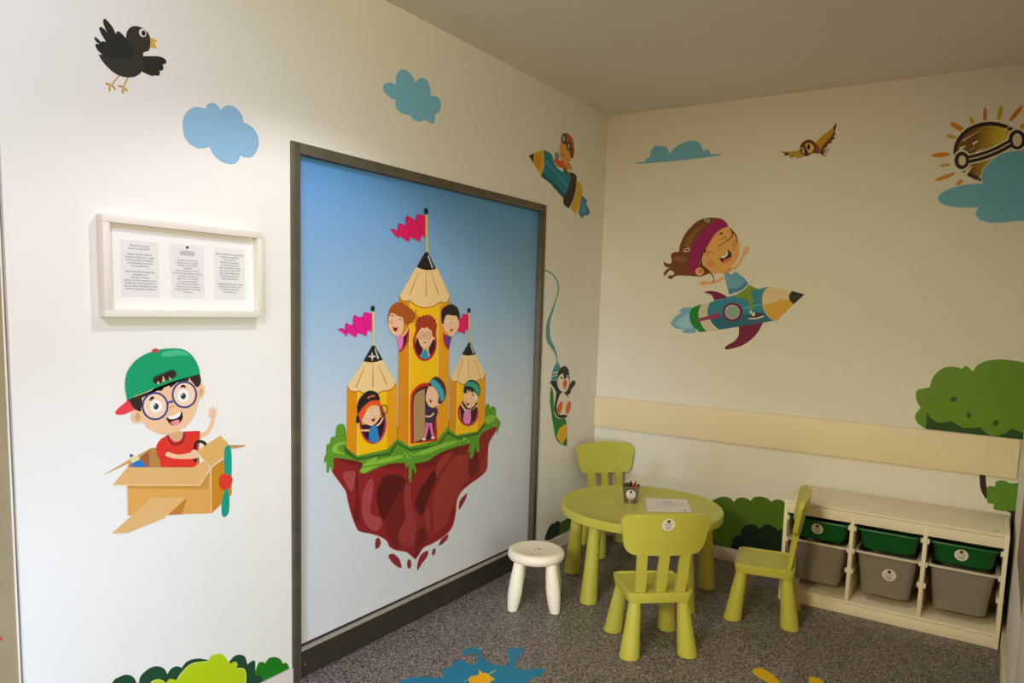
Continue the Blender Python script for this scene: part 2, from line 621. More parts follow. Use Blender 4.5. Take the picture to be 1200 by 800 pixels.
cap = a.part('green_cap', '#0f9c64', [S('135,498! 118,400 120,310 150,230 220,150 320,95 430,65 540,58 620,70 680,110 725,175 748,235 753,277! 600,318 450,367 300,427 200,467')])
a.part('highlight', '#4ab68a', [S('425,105 460,85 540,72 610,80 655,105 668,122 600,118 520,127 450,127')], parent=cap)
a.part('button', '#b8504c', [S('345,97! 350,70 375,58 402,68 408,86!')], parent=cap)
a.part('opening_rim', '#0b7d50', [K('388,326! 518,274!', 84), El(388, 326, 42, 42), El(518, 274, 42, 42)], parent=cap)
a.part('opening', '#33241d', [K('388,328! 520,275!', 62), El(388, 328, 31, 31), El(520, 275, 31, 31)], parent=cap)
a.part('skin_gaps', '#dcae7c', [G('440,288 462,338 432,345'), G('490,292 516,330 498,336'), G('396,332 412,360 386,362')], parent=cap)
a.part('strap', '#0f9c64', [K('350,388! 560,312!', 12)], parent=cap)
gl = a.part('glasses', '#39417f', [Rg(372, 550, 106, 112, 17), Rg(622, 452, 100, 108, 17), K('478,527 502,512 526,514', 16)])
a.part('lens', '#f2cfae', [El(372, 550, 98, 104)], parent=gl)
a.part('lens', '#f2cfae', [El(622, 452, 92, 100)], parent=gl)
for cx, cy, rx, ry in ((380, 550, 52, 54), (612, 462, 49, 56)):
    e = a.part('eye', '#f2eee6', [El(cx, cy, rx, ry)])
    a.part('iris', '#2c3734', [El(cx-1, cy+2, 22, 27)], parent=e)
    a.part('glint', '#e8f0ee', [El(cx-10, cy-9, 6, 6)], parent=e)
a.part('eyebrow', '#43261d', [K('326,502 342,482 362,476', [10, 26, 18])])
a.part('eyebrow', '#43261d', [K('588,388 610,378 632,388', [10, 24, 14])])
a.part('nose', '#c99563', [K('495,572 515,545 537,556', 6)])
mo = a.part('mouth', '#34141a', [S('462,645! 520,655 575,630 598,592! 605,650 570,700 520,712 485,685')])
a.part('teeth', '#f4f1ea', [S('476,640! 528,628 588,597! 582,632 545,655 498,660')], parent=mo)
a.part('tongue', '#e88d8c', [S('502,690 530,674 575,666 570,698 535,713')], parent=mo)

# ---- framed notices
FY0, FY1, FZ0, FZ1, FD = -3.2475, -2.6935, 1.437, 1.7325, 0.035
fr = thing('notice_frame', 'white box picture frame holding three printed sheets on the left wall', 'picture frame', (0, (FY0+FY1)/2, FZ0))
fcy = (FY0+FY1)/2
bm = bmesh.new()
fw = 0.021
for q in ((FY0, FY1, FZ1-fw, FZ1), (FY0, FY1, FZ0, FZ0+fw), (FY0, FY0+fw, FZ0+fw, FZ1-fw), (FY1-fw, FY1, FZ0+fw, FZ1-fw)):
    add_box(bm, 0.001, FD, q[0]-fcy, q[1]-fcy, q[2]-FZ0, q[3]-FZ0, 0.0015)
mesh_obj('frame_border', bm, M_WHITE, fr, smooth=True, angle=0.5)
bm = bmesh.new()
add_box(bm, 0.001, 0.011, FY0+fw-fcy, FY1-fw-fcy, fw, FZ1-FZ0-fw)
mesh_obj('mount_board', bm, mat('#f0ece6', 0.8), fr)


def text_mesh(body, size, align='CENTER', space=1.0):
    cu = bpy.data.curves.new('lettering', 'FONT')
    cu.body = body
    cu.size = size
    cu.align_x = align
    cu.space_line = space
    cu.resolution_u = 2
    ob = bpy.data.objects.new('lettering', cu)
    COL.objects.link(ob)
    bpy.context.view_layer.update()
    dg = bpy.context.evaluated_depsgraph_get()
    me = bpy.data.meshes.new_from_object(ob.evaluated_get(dg))
    bpy.data.objects.remove(ob)
    return me


def lettering(name, body, size, m, parent, mtx, space=1.0, width=None):
    me = text_mesh(body, size, 'CENTER', space)
    if width:
        xs = [v.co.x for v in me.vertices]
        k = width/max(1e-6, max(xs)-min(xs))
        mtx = mtx @ Matrix.Diagonal((k, 1, 1, 1))
    me.transform(mtx)
    me.materials.clear()
    me.materials.append(m)
    o = bpy.data.objects.new(name, me)
    link(o, parent)
    return o


WALL_TEXT = Matrix(((0, 0, 1, 0), (1, 0, 0, 0), (0, 1, 0, 0), (0, 0, 0, 1)))   # text x -> +y, text y -> +z, facing +x
T1 = ("Esta sala de la espera\nnace de un gran pedido.\n\nNuestra hija Ana, enferma\nde cancer de dos a tres, cuatro,\nse fue haciendo mas valiente,\ny sus dias pasaron en busca\nde esta superacion.\n\n"
      "Para ti queridisima, la esperanza\nse puede ver en\nesta sala, una ilusion\nque sea, haz que compartir con la\nFundacion un beso, de quien y su\nvida con cuatro voluntades, en casa\nanimando y jugando a ayudarnos.")
T2 = ("Recuerda a la dulce Ana\ny quien por ella y su familia,\nFundacion, de la misma\nesperanza.\nEl hoy y siempre en el amor y\nsu risa, un hogar tambien a nuestro\ncompartir a ver de la que\nesperan de su fe en la vida.\nUn muy sentido gracias\na la Fundacion, los mayores\ny hermanos y los companeros\ny padres juntos nos acordamos\nde una vez.")
T3 = ("Nuestra familia siempre agradece\na cuantos nos ayudaron,\nesta sala es fruto\ndel cariño, la esperanza\nde estos y los que aun\nestan en la espera, los dias\npara la vida, los hermanos\nque a una familia amaron\ny hicieron posible que la\nesperanza continue.\n\nY agradecidos de corazon estan\na cuantos de un modo u otro,\nhicieron la estancia en\nel aula de la vida.")
SHEETS = ((-3.1855, -3.0655, 1.4985, 1.667, T1, 0.0082, 1.655), (-3.0265, -2.9085, 1.4975, 1.669, T2, 0.0082, 1.622), (-2.8715, -2.7505, 1.4985, 1.670, T3, 0.0086, 1.652))
for y0, y1, z0, z1, tx, sz, zt in SHEETS:
    bm = bmesh.new()
    add_box(bm, 0.011, 0.0117, y0-fcy, y1-fcy, z0-FZ0, z1-FZ0)
    sh = mesh_obj('printed_sheet', bm, M_SHEET, fr)
    nl = tx.count('\n')+1
    pitch = (zt-0.006-z0)/nl
    lettering('printed_text', tx, pitch*0.92, M_INK, sh,
              Matrix.Translation((0.0119, (y0+y1)/2-fcy, zt-0.006-FZ0)) @ WALL_TEXT, 1.0, (y1-y0)*0.86)
    if tx is T2:
        lettering('logo_text', 'ANDREA', 0.021, mat('#4a4448', 0.6), sh,
                  Matrix.Translation((0.0119, (y0+y1)/2-fcy, 1.634-FZ0)) @ WALL_TEXT, 1.0, 0.052)
        bm = bmesh.new()
        vs = [bm.verts.new((0.0119, (y0+y1)/2-fcy+0.005*math.cos(t), 1.660-FZ0+0.005*math.sin(t))) for t in (2*PI*i/16 for i in range(16))]
        bm.faces.new(vs)
        mesh_obj('logo_mark', bm, mat('#4a4a3c', 0.6), sh)

# ---- bushes at the foot of the left wall
a = Art('A', 120, 755, 5.333)
a.start('bush_decal', 'lime and dark green bush sticker on the wall left of the door', 'wall decal', (600, 300))
a.part('dark_foliage', '#1f4a30', [S('-40,700! -20,420 60,240 110,200 155,188 195,205 213,240! 228,240! 240,195 290,150 340,135 385,150 405,185! 430,150 465,135 495,145! 530,105 590,87 655,95! 700,150! 790,110! 820,75 850,63 890,75 905,125! 930,105 953,103 955,160! 960,190 1000,190 1004,232! 0,684!')])
a.part('lime_foliage', '#b9cf14', [S('285,550! 275,400 290,270 310,230 345,218 375,225 395,243! 420,215 465,222! 500,170 560,120 655,105! 680,70 720,58 760,68 795,120! 830,105 845,125 835,150! 880,150 897,190 890,284!')])
for t_ in ('285,400 292,270 310,232 345,219 375,226 394,243', '465,222 500,170 560,120 655,105', '657,104 680,71 720,59 760,69 794,120', '836,150 880,151 896,190 890,270'):
    a.part('lime_edge', '#d7e36a', [K(t_, 6)])
a.part('green_foliage', '#1f7a18', [S('950,190! 960,150 975,115 1000,108 1015,118! 1040,85 1080,78 1115,95 1125,118! 1150,115 1165,138 1165,155! 1004,230! 990,195')])

a = Art('A', 560, 560, 7.477)
a.start('bush_decal', 'dark bush sticker low on the wall between the door frame and the corner chair', 'wall decal', (800, 420))
a.part('olive_foliage', '#4b6a22', [S('690,512! 700,430 718,395 740,378 790,350 850,300 920,285 1000,260! 1000,369!')])
a.part('dark_foliage', '#12303a', [S('583,541! 600,480 630,420 660,395 672,402! 690,376 716,382! 718,430 706,504! 625,545!')])

a = Art('B', 820, 570, 8)
a.start('bush_decal', 'olive green bush sticker on the back wall beside the storage unit', 'wall decal', (450, 350))
a.part('olive_foliage', '#527516', [S('20,524! 5,300 60,180 130,125 210,95 280,105 322,145! 350,112 400,102 450,115 475,135! 510,100 570,93 630,108 670,142! 710,122 760,125 800,150! 830,170 850,240! 850,690!')])
a.part('dark_foliage', '#10271c', [S('292,578! 310,500 345,460 388,455! 400,395 450,360 510,358 565,395! 600,360 650,355 700,380 735,410! 790,395 850,420! 850,690!')])

# ---- big tree on the back wall (right)
a = Art('B', 1060, 410, 4)
a.start('tree_decal', 'large green tree crown sticker above the bumper board at the right end', 'wall decal', (400, 250))
tr = S('95,368! 60,340 50,305 75,272! 55,230 58,190 90,180 118,175! 135,125 180,85 230,78 270,88! 290,75 320,100! 350,65 420,45 500,48 600,70 660,120! 660,430! 548,418!')
a.part('trunk', '#35261a', [K('366,560 366,600 372,650 394,690', [26, 30, 30, 30])])
a.part('trunk', '#2a2018', [G('466,752 534,750 600,720 590,900 560,1180 440,1180 500,900 498,764')])
a.part('margin', HALO, [H(tr, 4)])
a.part('crown', '#66921c', [tr])
a.part('crown_underside', '#244a1c', [S('105,292! 130,325 170,340 218,332! 280,365 355,360! 390,395 430,402 470,390 502,368! 560,388 660,400! 660,430! 548,418! 100,370!')])
a.part('leaf_spots', '#33531a', [El(230, 231, 17, 12, -15), El(302, 305, 10, 14, 10), El(428, 342, 12, 15, 20)])
a.part('low_foliage', '#61902a', [S('385,655! 395,637 425,640! 430,615 470,612 500,625 560,618! 560,752! 470,755 420,745 420,722! 390,715 386,690!')])

# ---- sun with cloud
a = Art('B', 1080, 110, 5)
a.start('sun_decal', 'golden sun sticker with black rim and orange rays, upper right', 'wall decal', (400, 340))
for t, c in (((372, 122, 12, 45, 0), '#cf8f2e'), ((460, 112, 15, 42, 14), '#c2b02c'), ((553, 116, 13, 60, 40), '#cf8024'),
             ((212, 195, 52, 16, 30), '#d79428'), ((295, 160, 12, 27, -28), '#c9ab3a'), ((175, 250, 30, 11, 14), '#cbb04a'),
             ((113, 357, 54, 14, -4), '#db8a24'), ((138, 417, 31, 9, -6), '#c9a630'), ((140, 486, 64, 12, -20), '#cf9430'),
             ((222, 519, 24, 13, -42), '#cf9a34'), ((590, 192, 13, 22, 30), '#c9ab3a')):
    a.part('ray', c, [El(*t)])
a.part('margin', HALO, [El(402, 340, 226, 188)])
a.part('rim', '#241812', [El(402, 340, 216, 177)])
gold = ramp_z_material('printed_gold', ((0.0, '#8a6218'), (0.35, '#7a5010'), (0.62, '#e0c63a'), (0.8, '#a87a20'), (1.0, '#6a4a14')), 'X', -0.23, 0.23, 0.3)
a.part('gold_face', None, [El(402, 340, 194, 155)], m=gold)
a.part('face_marks', '#e3dac0', [K('240,275! 345,212!', 8, 2), K('225,325! 262,300!', 22, 2), K('300,295! 330,275!', 16, 8), K('320,340! 360,320!', 8, 3), K('280,330! 312,312!', 3),
                                 K('250,475! 300,420!', 26, 4), K('330,500! 352,470!', 4), K('475,215! 520,190!', 4)])
a.part('bar_margin', HALO, [K('268,386 350,366 440,332 530,284', 62), El(236, 390, 54, 62), El(560, 268, 60, 68)])
a.part('bar', '#241812', [K('268,386 350,366 440,332 530,284', 46), El(236, 390, 44, 52), El(560, 268, 50, 58)])
a.part('bar_line', '#ded3b8', [K('276,383 350,365 440,331 520,288', 7), El(238, 390, 22, 30), El(560, 270, 28, 38)])

a = Art('B', 1080, 110, 5, lift=0.0030)
s = S('600,332! 500,342 430,375 365,440 352,490 360,527! 270,530 170,555 105,592 103,630 150,655 230,665 335,665! 318,700 345,740 430,755 560,745 680,730 760,650 760,450 680,360')
a.start('cloud_decal', 'big teal blue cloud sticker covering the lower right of the sun', 'wall decal', (450, 560), 'cloud decals on the walls')
a.part('margin', HALO, [H(s, 5)])
a.part('cloud_fill', '#68b4d4', [s])

# ---- owl
a = Art('B', 900, 135, 12)
a.start('owl_decal', 'small brown and yellow bird sticker with spread wings near the ceiling', 'wall decal', (580, 450))
a.part('tail', '#35241a', [K('735,512! 872,462!', 14, 5), K('738,518! 872,490!', 15, 5), K('740,522! 862,526!', 16, 5), K('740,526! 838,572!', 18, 5), K('738,528! 808,594!', 20, 6)])
w = a.part('wing', '#c9991c', [S('660,400! 720,330 800,260 900,185 958,108! 965,130 940,240! 950,272! 925,300! 945,325! 890,360! 905,385! 850,405! 820,450 740,520! 680,530')])
a.part('feather_tips', '#6e421c', [S('958,108! 965,130 940,240! 950,272! 922,300! 945,325! 888,360! 905,385! 850,405! 820,450 740,520! 760,440 880,310 925,220 912,175')], parent=w)
w = a.part('wing', '#c39d3a', [S('455,490! 380,500 300,512 182,515! 240,540! 225,570! 312,574! 312,598! 420,583! 398,606! 460,598 530,570!')])
a.part('feather_tips', '#4e3018', [S('182,515! 250,520 300,545 225,570! 240,540!'), K('312,596! 370,570!', 10, 3), K('400,604! 440,570!', 10, 3)], parent=w)
a.part('body', '#8a4e1e', [S('630,520 665,430 700,420 745,515 690,540')])
h_ = a.part('head', '#6a4020', [S('445,470 470,400 530,352 600,345 660,385 680,450 640,520 560,572 500,560 455,520')])
a.part('face_patch', '#e6c666', [S('525,420 570,388 630,420 645,470 592,535 552,500 540,450')], parent=h_)
a.part('face_patch', '#dcbf80', [S('458,462 490,455 507,490 512,540 480,520 458,495')], parent=h_)
a.part('eye', '#221612', [El(572, 446, 22, 40, 5)])
a.part('eye', '#221612', [El(473, 488, 13, 20, 10)])
a.part('beak', '#571a14', [S('518,490 546,488 552,560 535,582 518,545')])

# ---- girl on a pencil rocket
a = Art('B', 775, 320, 6.667)
a.start('girl_on_rocket_decal', 'laughing girl with magenta headband riding a teal pencil rocket sticker', 'wall decal', (560, 250))
fin1, fin2 = S('330,150! 380,138 450,150 520,187! 415,214! 390,170'), S('603,410! 797,384! 740,480 640,560 510,596 505,570 570,530 605,480')
rb = S('315,240! 380,225 560,175 700,140 835,105! 905,370! 860,385 700,402 450,442 300,460! 240,400 215,340 240,275')
a.part('margin', HALO, [H(fin1, 7), H(fin2, 7), H(rb, 6)])
fb = a.part('flame', '#7cb8dc', [S('240,266! 170,270 133,305! 165,305! 110,340 70,392! 110,430 180,440 152,456! 200,470 272,465!')])
a.part('flame_core', '#a2d0ea', [S('230,305! 150,348 110,395 170,428 245,432!')], parent=fb)
a.part('fin', '#7a1444', [fin1])
a.part('fin', '#7a1444', [fin2])
bd = a.part('rocket_body', '#2f8fb2', [S('380,227! 560,175 700,140 835,105! 795,170 795,270 840,340 882,370! 700,402 450,442! 385,370 358,300')])
a.part('lower_shade', '#266c8c', [S('372,335! 560,330 800,300! 860,372! 700,402 450,440! 395,390')], parent=bd)
a.part('highlight', '#9cc8cc', [K('640,275! 780,242!', 6)], parent=bd)
a.part('green_band', '#128c2e', [S('318,240! 240,275 220,340 245,410 300,460! 358,455! 310,390 290,310')])
a.part('cream_band', '#dcd4ba', [S('315,240! 385,225! 352,290 367,360 402,410 452,441! 356,458! 308,390 293,300')])
a.part('purple_bar', '#9c3a6c', [S('280,360 380,328 440,310 462,330 445,352 380,360 290,376')])
cn = a.part('pencil_cone', '#ead2a4', [S('835,105! 920,118 1000,138! 1000,190 1035,240! 905,370! 845,350 800,280 788,200 805,140')])
a.part('cone_shade', '#e2b03c', [S('797,247! 970,205! 1008,212 1035,240! 905,370! 850,352 812,295')], parent=cn)
a.part('pencil_point', '#241c18', [S('1020,138! 1120,165! 1035,243! 1003,210 1000,170')], parent=cn)
ph = a.part('porthole', '#74204e', [El(558, 303, 79, 74)])
a.part('porthole_rim', '#e6cccc', [El(555, 303, 57, 56)], parent=ph)
a.part('porthole_glass', '#88b4ac', [El(555, 304, 49, 48)], parent=ph)
a.part('leg', '#7ea02a', [S('565,185! 685,90! 758,125! 702,150 717,220 702,312 690,295 675,212')])
so = a.part('shoe', '#56281e', [S('685,338 705,325 760,312 800,325 780,345 700,350')])
a.part('sole', '#efeae0', [K('684,354 740,354 800,334', 11)], parent=so)
a.part('sock', '#efeae0', [El(720, 322, 13, 14), El(700, 305, 9, 14)], parent=so)
sh = a.part('shirt', '#6eacd0', [S('490,10! 520,-5 545,10 580,-12! 640,30 682,80! 630,132 530,167! 510,90')])
a.part('hem', '#4688b8', [S('522,125! 600,112 655,65! 682,82! 630,132 530,167!')], parent=sh)
a.part('hem_line', '#efeadf', [K('528,170 600,152 650,122 684,83', 7)], parent=sh)
a.T(770, 245, 8)
a.part('arm', '#e8ba82', [K('715,565 775,500 822,400', 30, 22), S('800,425 812,372 842,348 862,376 832,432')])
a.part('arm', '#e8ba82', [K('625,642 540,683 440,694', 30, 22), El(430, 695, 30, 23)])
a.part('neck', '#dca668', [G('600,590 700,540 700,580 630,612')])
hr = a.part('hair', '#7a4622', [S('205,400! 225,310 280,210 370,120 450,85 540,80 610,92! 450,330 400,500 500,600! 440,622 400,632 250,622 180,625 135,655 105,645 110,620! 150,618 160,595 120,575 75,625 65,600 90,565 125,545! 90,545 65,515 70,485! 85,505 125,510 140,480 130,440 150,408')])
a.part('hair_shine', '#96602e', [S('250,330! 330,220 420,150 480,130! 400,200 330,290 300,380!'), S('150,470! 220,440 300,470! 240,500')], parent=hr)
hd = a.part('head', '#eeb266', [S('440,400 500,290 560,220 640,165 700,190 755,280 775,370 762,450 705,530 620,590 530,605 460,560 430,480')])
a.part('headband', '#a01466', [S('600,90! 640,115 672,162! 600,190 540,240 460,370 400,480 385,560 355,610! 320,600 305,540 320,400 370,280 440,190 520,120')])
a.part('hair_clip', '#dfe0d0', [Rg(280, 382, 28, 13, 8, -15)], parent=hr)
a.part('hair_clip', '#c8d0c0', [Rg(470, 106, 26, 12, 8, 15)], parent=hr)
a.part('hair_strands', '#6a3818', [K('690,180 708,240 668,290 565,352', [16, 12, 9, 4]), K('705,205 745,260 740,330 718,382', [14, 12, 10, 4]),
                                   K('428,530 490,585 532,640 525,698', [14, 14, 8, 5]), K('430,400 412,480 440,560 500,600', [24, 20, 26, 10])])
er = a.part('ear', '#eeb266', [El(400, 585, 40, 38)])
a.part('inner_ear', '#c8884e', [El(408, 580, 20, 20)], parent=er)
a.part('cheek', '#e69a58', [El(500, 510, 42, 34)])
a.part('cheek', '#e69a58', [El(725, 330, 22, 40)])
a.part('closed_eye', '#8a5228', [K('478,448 480,410 508,398 528,424', 6)])
a.part('closed_eye', '#8a5228', [K('608,295 614,265 640,262 655,290', 6)])
a.part('eyebrow', '#5a2418', [K('445,412 452,392 464,382', [8, 20, 10])])
a.part('eyebrow', '#5a2418', [K('588,238 602,228 620,226', [8, 18, 8])])
a.part('nose', '#cf904c', [K('570,390 590,368 610,380', 6)])
mo = a.part('mouth', '#361214', [S('585,455! 630,452 662,420 662,378! 697,410 692,455 650,495 612,500')])
a.part('teeth', '#f2ece0', [S('598,450! 640,425 660,392! 668,420 645,450 615,462')], parent=mo)
a.part('tongue', '#e27a5a', [S('625,478 660,462 692,450 688,478 650,505 618,502')], parent=mo)

# ---- kid on flying pencil, upper left of the corner
a = Art('A', 610, 145, 6.667)
a.start('pilot_on_pencil_decal', 'child in orange helmet flying a teal pencil plane sticker above the door', 'wall decal', (300, 400))
fl_ = a.part('flame', '#2f82b4', [S('480,560! 520,600 512,620! 540,690 520,715 500,712! 482,738! 455,700 462,650')])
a.part('flame_core', '#5aa2c4', [S('485,590! 512,660 500,700 470,690!')], parent=fl_)
bd = a.part('pencil_body', '#1c86a4', [S('176,204! 210,215 247,242! 268,315 320,370 388,376! 392,440 345,592! 300,540 230,460 158,410! 185,320')])
a.part('lower_stripe', '#0e5c70', [G('158,410 176,382 360,560 345,592 300,545 230,462')], parent=bd)
a.part('highlight', '#68b4b4', [K('198,290! 372,490!', 6)], parent=bd)
cn = a.part('pencil_cone', '#e6b834', [S('105,228! 140,212 178,204! 184,300 160,410! 100,312!')])
a.part('cone_core', '#e29c1e', [S('118,240! 150,232 160,240 158,320 140,360 110,300')], parent=cn)
a.part('pencil_point', '#28484a', [G('63,250 104,228 98,306')], parent=cn)
a.part('dark_band', '#36271c', [S('385,376! 425,395 438,430 420,560 376,662! 340,630 332,588! 372,500 390,430')])
a.part('yellow_band', '#e0b42e', [S('434,440! 475,480 480,560 452,660 432,704! 385,662! 425,560')])
a.part('leg', '#55603c', [K('340,345 365,400', 26)])
a.part('scarf', '#868c84', [El(284, 250, 17, 30, -12)])
a.part('jacket', '#dc681e', [S('268,268 300,285 370,300 398,355 345,348 295,335 262,295')])
a.part('hand', '#eeb060', [K('340,300 385,345', 16), K('360,330 398,362', 8)])
hd = a.part('head', '#eca854', [S('308,160 335,140 375,180 390,240 390,285 352,306 315,275 303,220')])
a.part('mouth', '#7a2a18', [K('320,230 325,245 342,242', 6)], parent=hd)
hm = a.part('helmet', '#c66434', [S('315,115 335,75 375,80 410,130 418,220 400,270 385,232 362,170 325,155')])
a.part('ear_flap', '#8e3226', [S('388,190 412,200 410,260 395,268 384,235')], parent=hm)
gg = a.part('goggles', '#2a221e', [El(338, 116, 21, 38), El(376, 175, 20, 36), K('345,140! 370,165!', 14)])
a.part('goggle_glass', '#a8a294', [El(336, 116, 12, 26), El(375, 175, 10, 24)], parent=gg)

# ---- penguin on a balloon pencil
a = Art('A', 630, 305, 6.667)
a.start('penguin_decal', 'penguin riding a green pencil on a long blue ribbon sticker beside the door frame', 'wall decal', (150, 900))
a.part('ribbon', '#5f9ba0', [K('46,78 100,95 145,145 163,210 145,300 115,390 85,480 80,570 90,630 120,680 145,740 158,812', [9, 10, 11, 10, 9, 14, 26, 34, 36, 26, 12, 5])])
a.T(630, 415, 6.667)
cp = a.part('pencil_cap', '#3f96a0', [S('152,55! 170,85 180,130 150,195 108,202! 116,130')])
a.part('cap_stripes', '#d6d8b4', [K('118,148 165,138', 9), K('112,172 160,160', 8)], parent=cp)
pb = a.part('pencil_body', '#1f7e30', [S('104,248! 122,300 130,450 160,500 215,500! 230,540! 228,716! 180,700 140,650 110,480 95,350')])
a.part('yellow_patch', '#e6b622', [S('146,645! 170,580 228,540! 230,640 205,692 180,692')], parent=pb)
a.part('dark_patch', '#1f6a3a', [S('200,690! 230,640! 228,716!')], parent=pb)
pg = a.part('penguin_body', '#231d1a', [S('150,190 170,120 205,92 235,110 247,160 252,230 238,300 240,400 225,480 190,500 150,482 128,420 142,330')])
a.part('flipper', '#231d1a', [S('92,215! 125,203 155,220 152,300 125,260')], parent=pg)
a.part('flipper', '#231d1a', [S('228,300 250,240 275,203 297,225 265,272 250,310')], parent=pg)
a.part('belly', '#eae2cc', [S('185,300 215,310 240,350 252,430 220,477 170,472 148,420 160,350')], parent=pg)
a.part('face', '#f0e0ca', [S('160,180 195,150 206,198! 214,198! 235,160 248,200 240,260 210,297 170,275 153,230')], parent=pg)
a.part('beak', '#dc5a20', [S('203,210 226,203 226,240 210,274 197,240')])
a.part('eye', '#231d1a', [K('174,188 184,178 196,194', 7)])
a.part('eye', '#231d1a', [K('226,182 236,176 244,190', 7)])
a.part('foot', '#de6a2e', [El(172, 420, 19, 52, 14)])
a.part('foot', '#de6a2e', [El(239, 416, 18, 52, 12)])
a.part('tail', '#231d1a', [S('148,480 190,472 228,474 220,494 185,500')], parent=pg)

# ================================================================== CASTLE PRINT ON THE DOOR
a = Art('L', 370, 470, 5.217, lift=0.0003)
a.start('pencil_castle_print', 'castle of yellow pencil towers on a floating red rock printed on the door', 'wall print', (560, 300))
a.T(370, 540, 5.217)
rock = S('95,60! 130,110 180,180 195,240 215,320 250,410 275,432 340,445 400,465 435,490 450,522 490,545 550,555 585,580 608,602! 625,580 660,530 720,500 790,455 835,400 855,320 862,250 880,200 930,150 1000,100 1045,50 1052,-30 1060,-110 1100,-180 1112,-220! 900,-140! 500,-50! 110,-30!')
a.part('print_margin', '#e2c6c4', [H(rock, 6)])
rk = a.part('floating_rock', '#8c2026', [rock])
for c, t in (('#6e181d', '255,60! 262,200 268,385! 230,350 245,230 240,100'), ('#581214', '385,150 420,95 500,85 545,112 545,150 490,230 440,330 410,372 385,300 373,220'),
             ('#741a1e', '440,330! 545,150! 545,350 505,480 520,525! 470,520 430,420'), ('#581214', '640,170! 725,50! 735,110 690,220 650,330 620,300 608,250'),
             ('#6a171b', '610,440! 650,400 690,455! 640,530! 608,600!'), ('#741a1e', '100,-25! 500,-40! 900,-130! 940,-60 800,-20 700,40 500,40 380,40 250,40!'),
             ('#6a171b', '940,-60! 990,-80 985,60 905,150 870,200! 930,60')):
    a.part('rock_shadow', c, [S(t)], parent=rk)
for c, t in (('#a8464c', '170,70 235,65 240,110 222,185 195,160 170,110'), ('#a8464c', '345,110 352,140 340,250 335,320 400,350 402,390 375,427 330,415 290,350 280,270 290,190 320,120'),
             ('#963438', '550,145 580,160 585,260 610,350 612,430 590,520 540,512 505,480 510,430 545,350 540,260 538,190'),
             ('#98342e', '920,-30 932,60 890,180 830,300 800,380 740,430 695,466! 720,400 712,260 740,150 800,40 860,-30'),
             ('#963434', '680,285 698,310 698,400 685,436 670,390 668,320'), ('#98342e', '735,108! 742,20 790,-40 832,-48 780,40'),
             ('#963434', '988,80! 1010,10 1045,-60 1047,30 1020,65'), ('#963434', '905,145! 925,90 940,70 942,110')):
    a.part('rock_highlight', c, [S(t)], parent=rk)
for t in ('365,480 385,470 397,500 385,528 364,532', '445,575 475,568 510,600 522,652 490,640 455,605', '620,672! 620,630 640,575 682,548 682,580 650,625',
          '748,518! 755,500 775,470 808,448 802,478 770,508', '873,302! 880,240 927,193! 915,232 892,275'):
    sh_ = S(t)
    a.part('rock_fragment', '#8c2a30', [sh_])
a.part('rock_fragment', '#8c2a30', [El(570, 628, 13, 29)])
a.part('rock_fragment', '#8c2a30', [El(720, 555, 10, 23, 15)])
a.T(370, 470, 5.217)
gr = a.part('grass', '#5d962a', [S('185,200! 175,150 150,138 125,155 118,215! 92,222 85,258! 64,268 62,320! 50,350 50,382! 64,362! 65,430 78,436! 85,395! 100,427! 108,400 104,345! 160,350 250,365 285,385 265,430 300,440 380,405 460,380 545,376! 548,412! 566,390! 568,480 580,492 588,400! 608,442! 615,430 600,378! 680,365 740,325 820,290 900,268 945,260! 925,312! 942,305! 940,345 958,348! 975,280! 985,312! 1000,300 995,250! 1010,200 1060,170 1100,142! 1105,205! 1114,180 1130,130! 1100,90! 1098,45 1078,28 1066,50! 1055,16 1035,30 1030,72! 900,100! 500,150!')])
a.part('grass_shadow', '#3a641e', [G('165,265 250,345 445,312 495,245 575,290 745,262 805,180 862,218 990,190 1032,118 1035,145 990,206 870,232 802,202 750,280 575,306 498,262 455,330 250,362 180,320')], parent=gr)
for t_ in ('100,305 108,268 150,248 188,255 135,272 138,302 180,322 130,318', '285,392 340,350 372,340 372,362 440,342 525,330 525,346 440,372 340,390',
           '600,328 680,290 780,255 860,240 852,258 760,288 680,320', '1035,108 1060,85 1102,88 1092,112 1050,138', '270,432! 290,405 380,396 340,412 300,436'):
    a.part('grass_light', '#8abc3c', [S(t_)], parent=gr)
a.part('grass_dots', '#a9cf5a', [El(x, y, 6, 4, 0, 10) for x, y in ((545, 320), (560, 330), (575, 318), (590, 328), (555, 342), (575, 345), (900, 240), (915, 232), (930, 245), (880, 250), (905, 225))], parent=gr)

FACE_L, FACE_M, FACE_R = '#dd8c10', '#f5c010', '#e79c16'
# left tower
a.T(400, 450, 8.89)
tw = a.part('left_tower', FACE_M, [G('165,60 470,40 475,675 160,745')])
a.part('tower_side', FACE_L, [G('55,55 166,70 161,745 50,665')], parent=tw)
a.part('tower_side', FACE_R, [G('470,40 575,5 575,570 475,675')], parent=tw)
a.part('edge_line', '#f6dc84', [K('166,75! 161,742!', 6)], parent=tw)
a.T(390, 350, 6.154)
a.part('roof', '#eecb90', [S('220,446! 160,540 103,626! 120,660 160,669 186,662! 232,688 300,692 350,666! 392,662 432,642 453,606! 400,520 354,440!')], parent=tw)
a.part('roof_lines', '#c07a20', [K('103,628 122,662 162,670 186,663!', 9), K('186,663 235,688 300,692 350,667!', 9), K('350,667 395,661 435,640 453,608', 9),
                                 K('230,485! 163,636!', 3, 8), K('286,460! 286,636!', 3, 8), K('325,482! 387,616!', 3, 8)], parent=tw)
a.part('roof_tip', '#201d1b', [S('217,450! 278,342 290,336 302,344 358,440! 285,458')], parent=tw)
a.part('tip_shine', '#c8c2b4', [G('297,360 304,358 331,428 320,436'), G('281,378 287,406 313,415 288,424 281,453 274,424 250,415 274,406')], parent=tw)
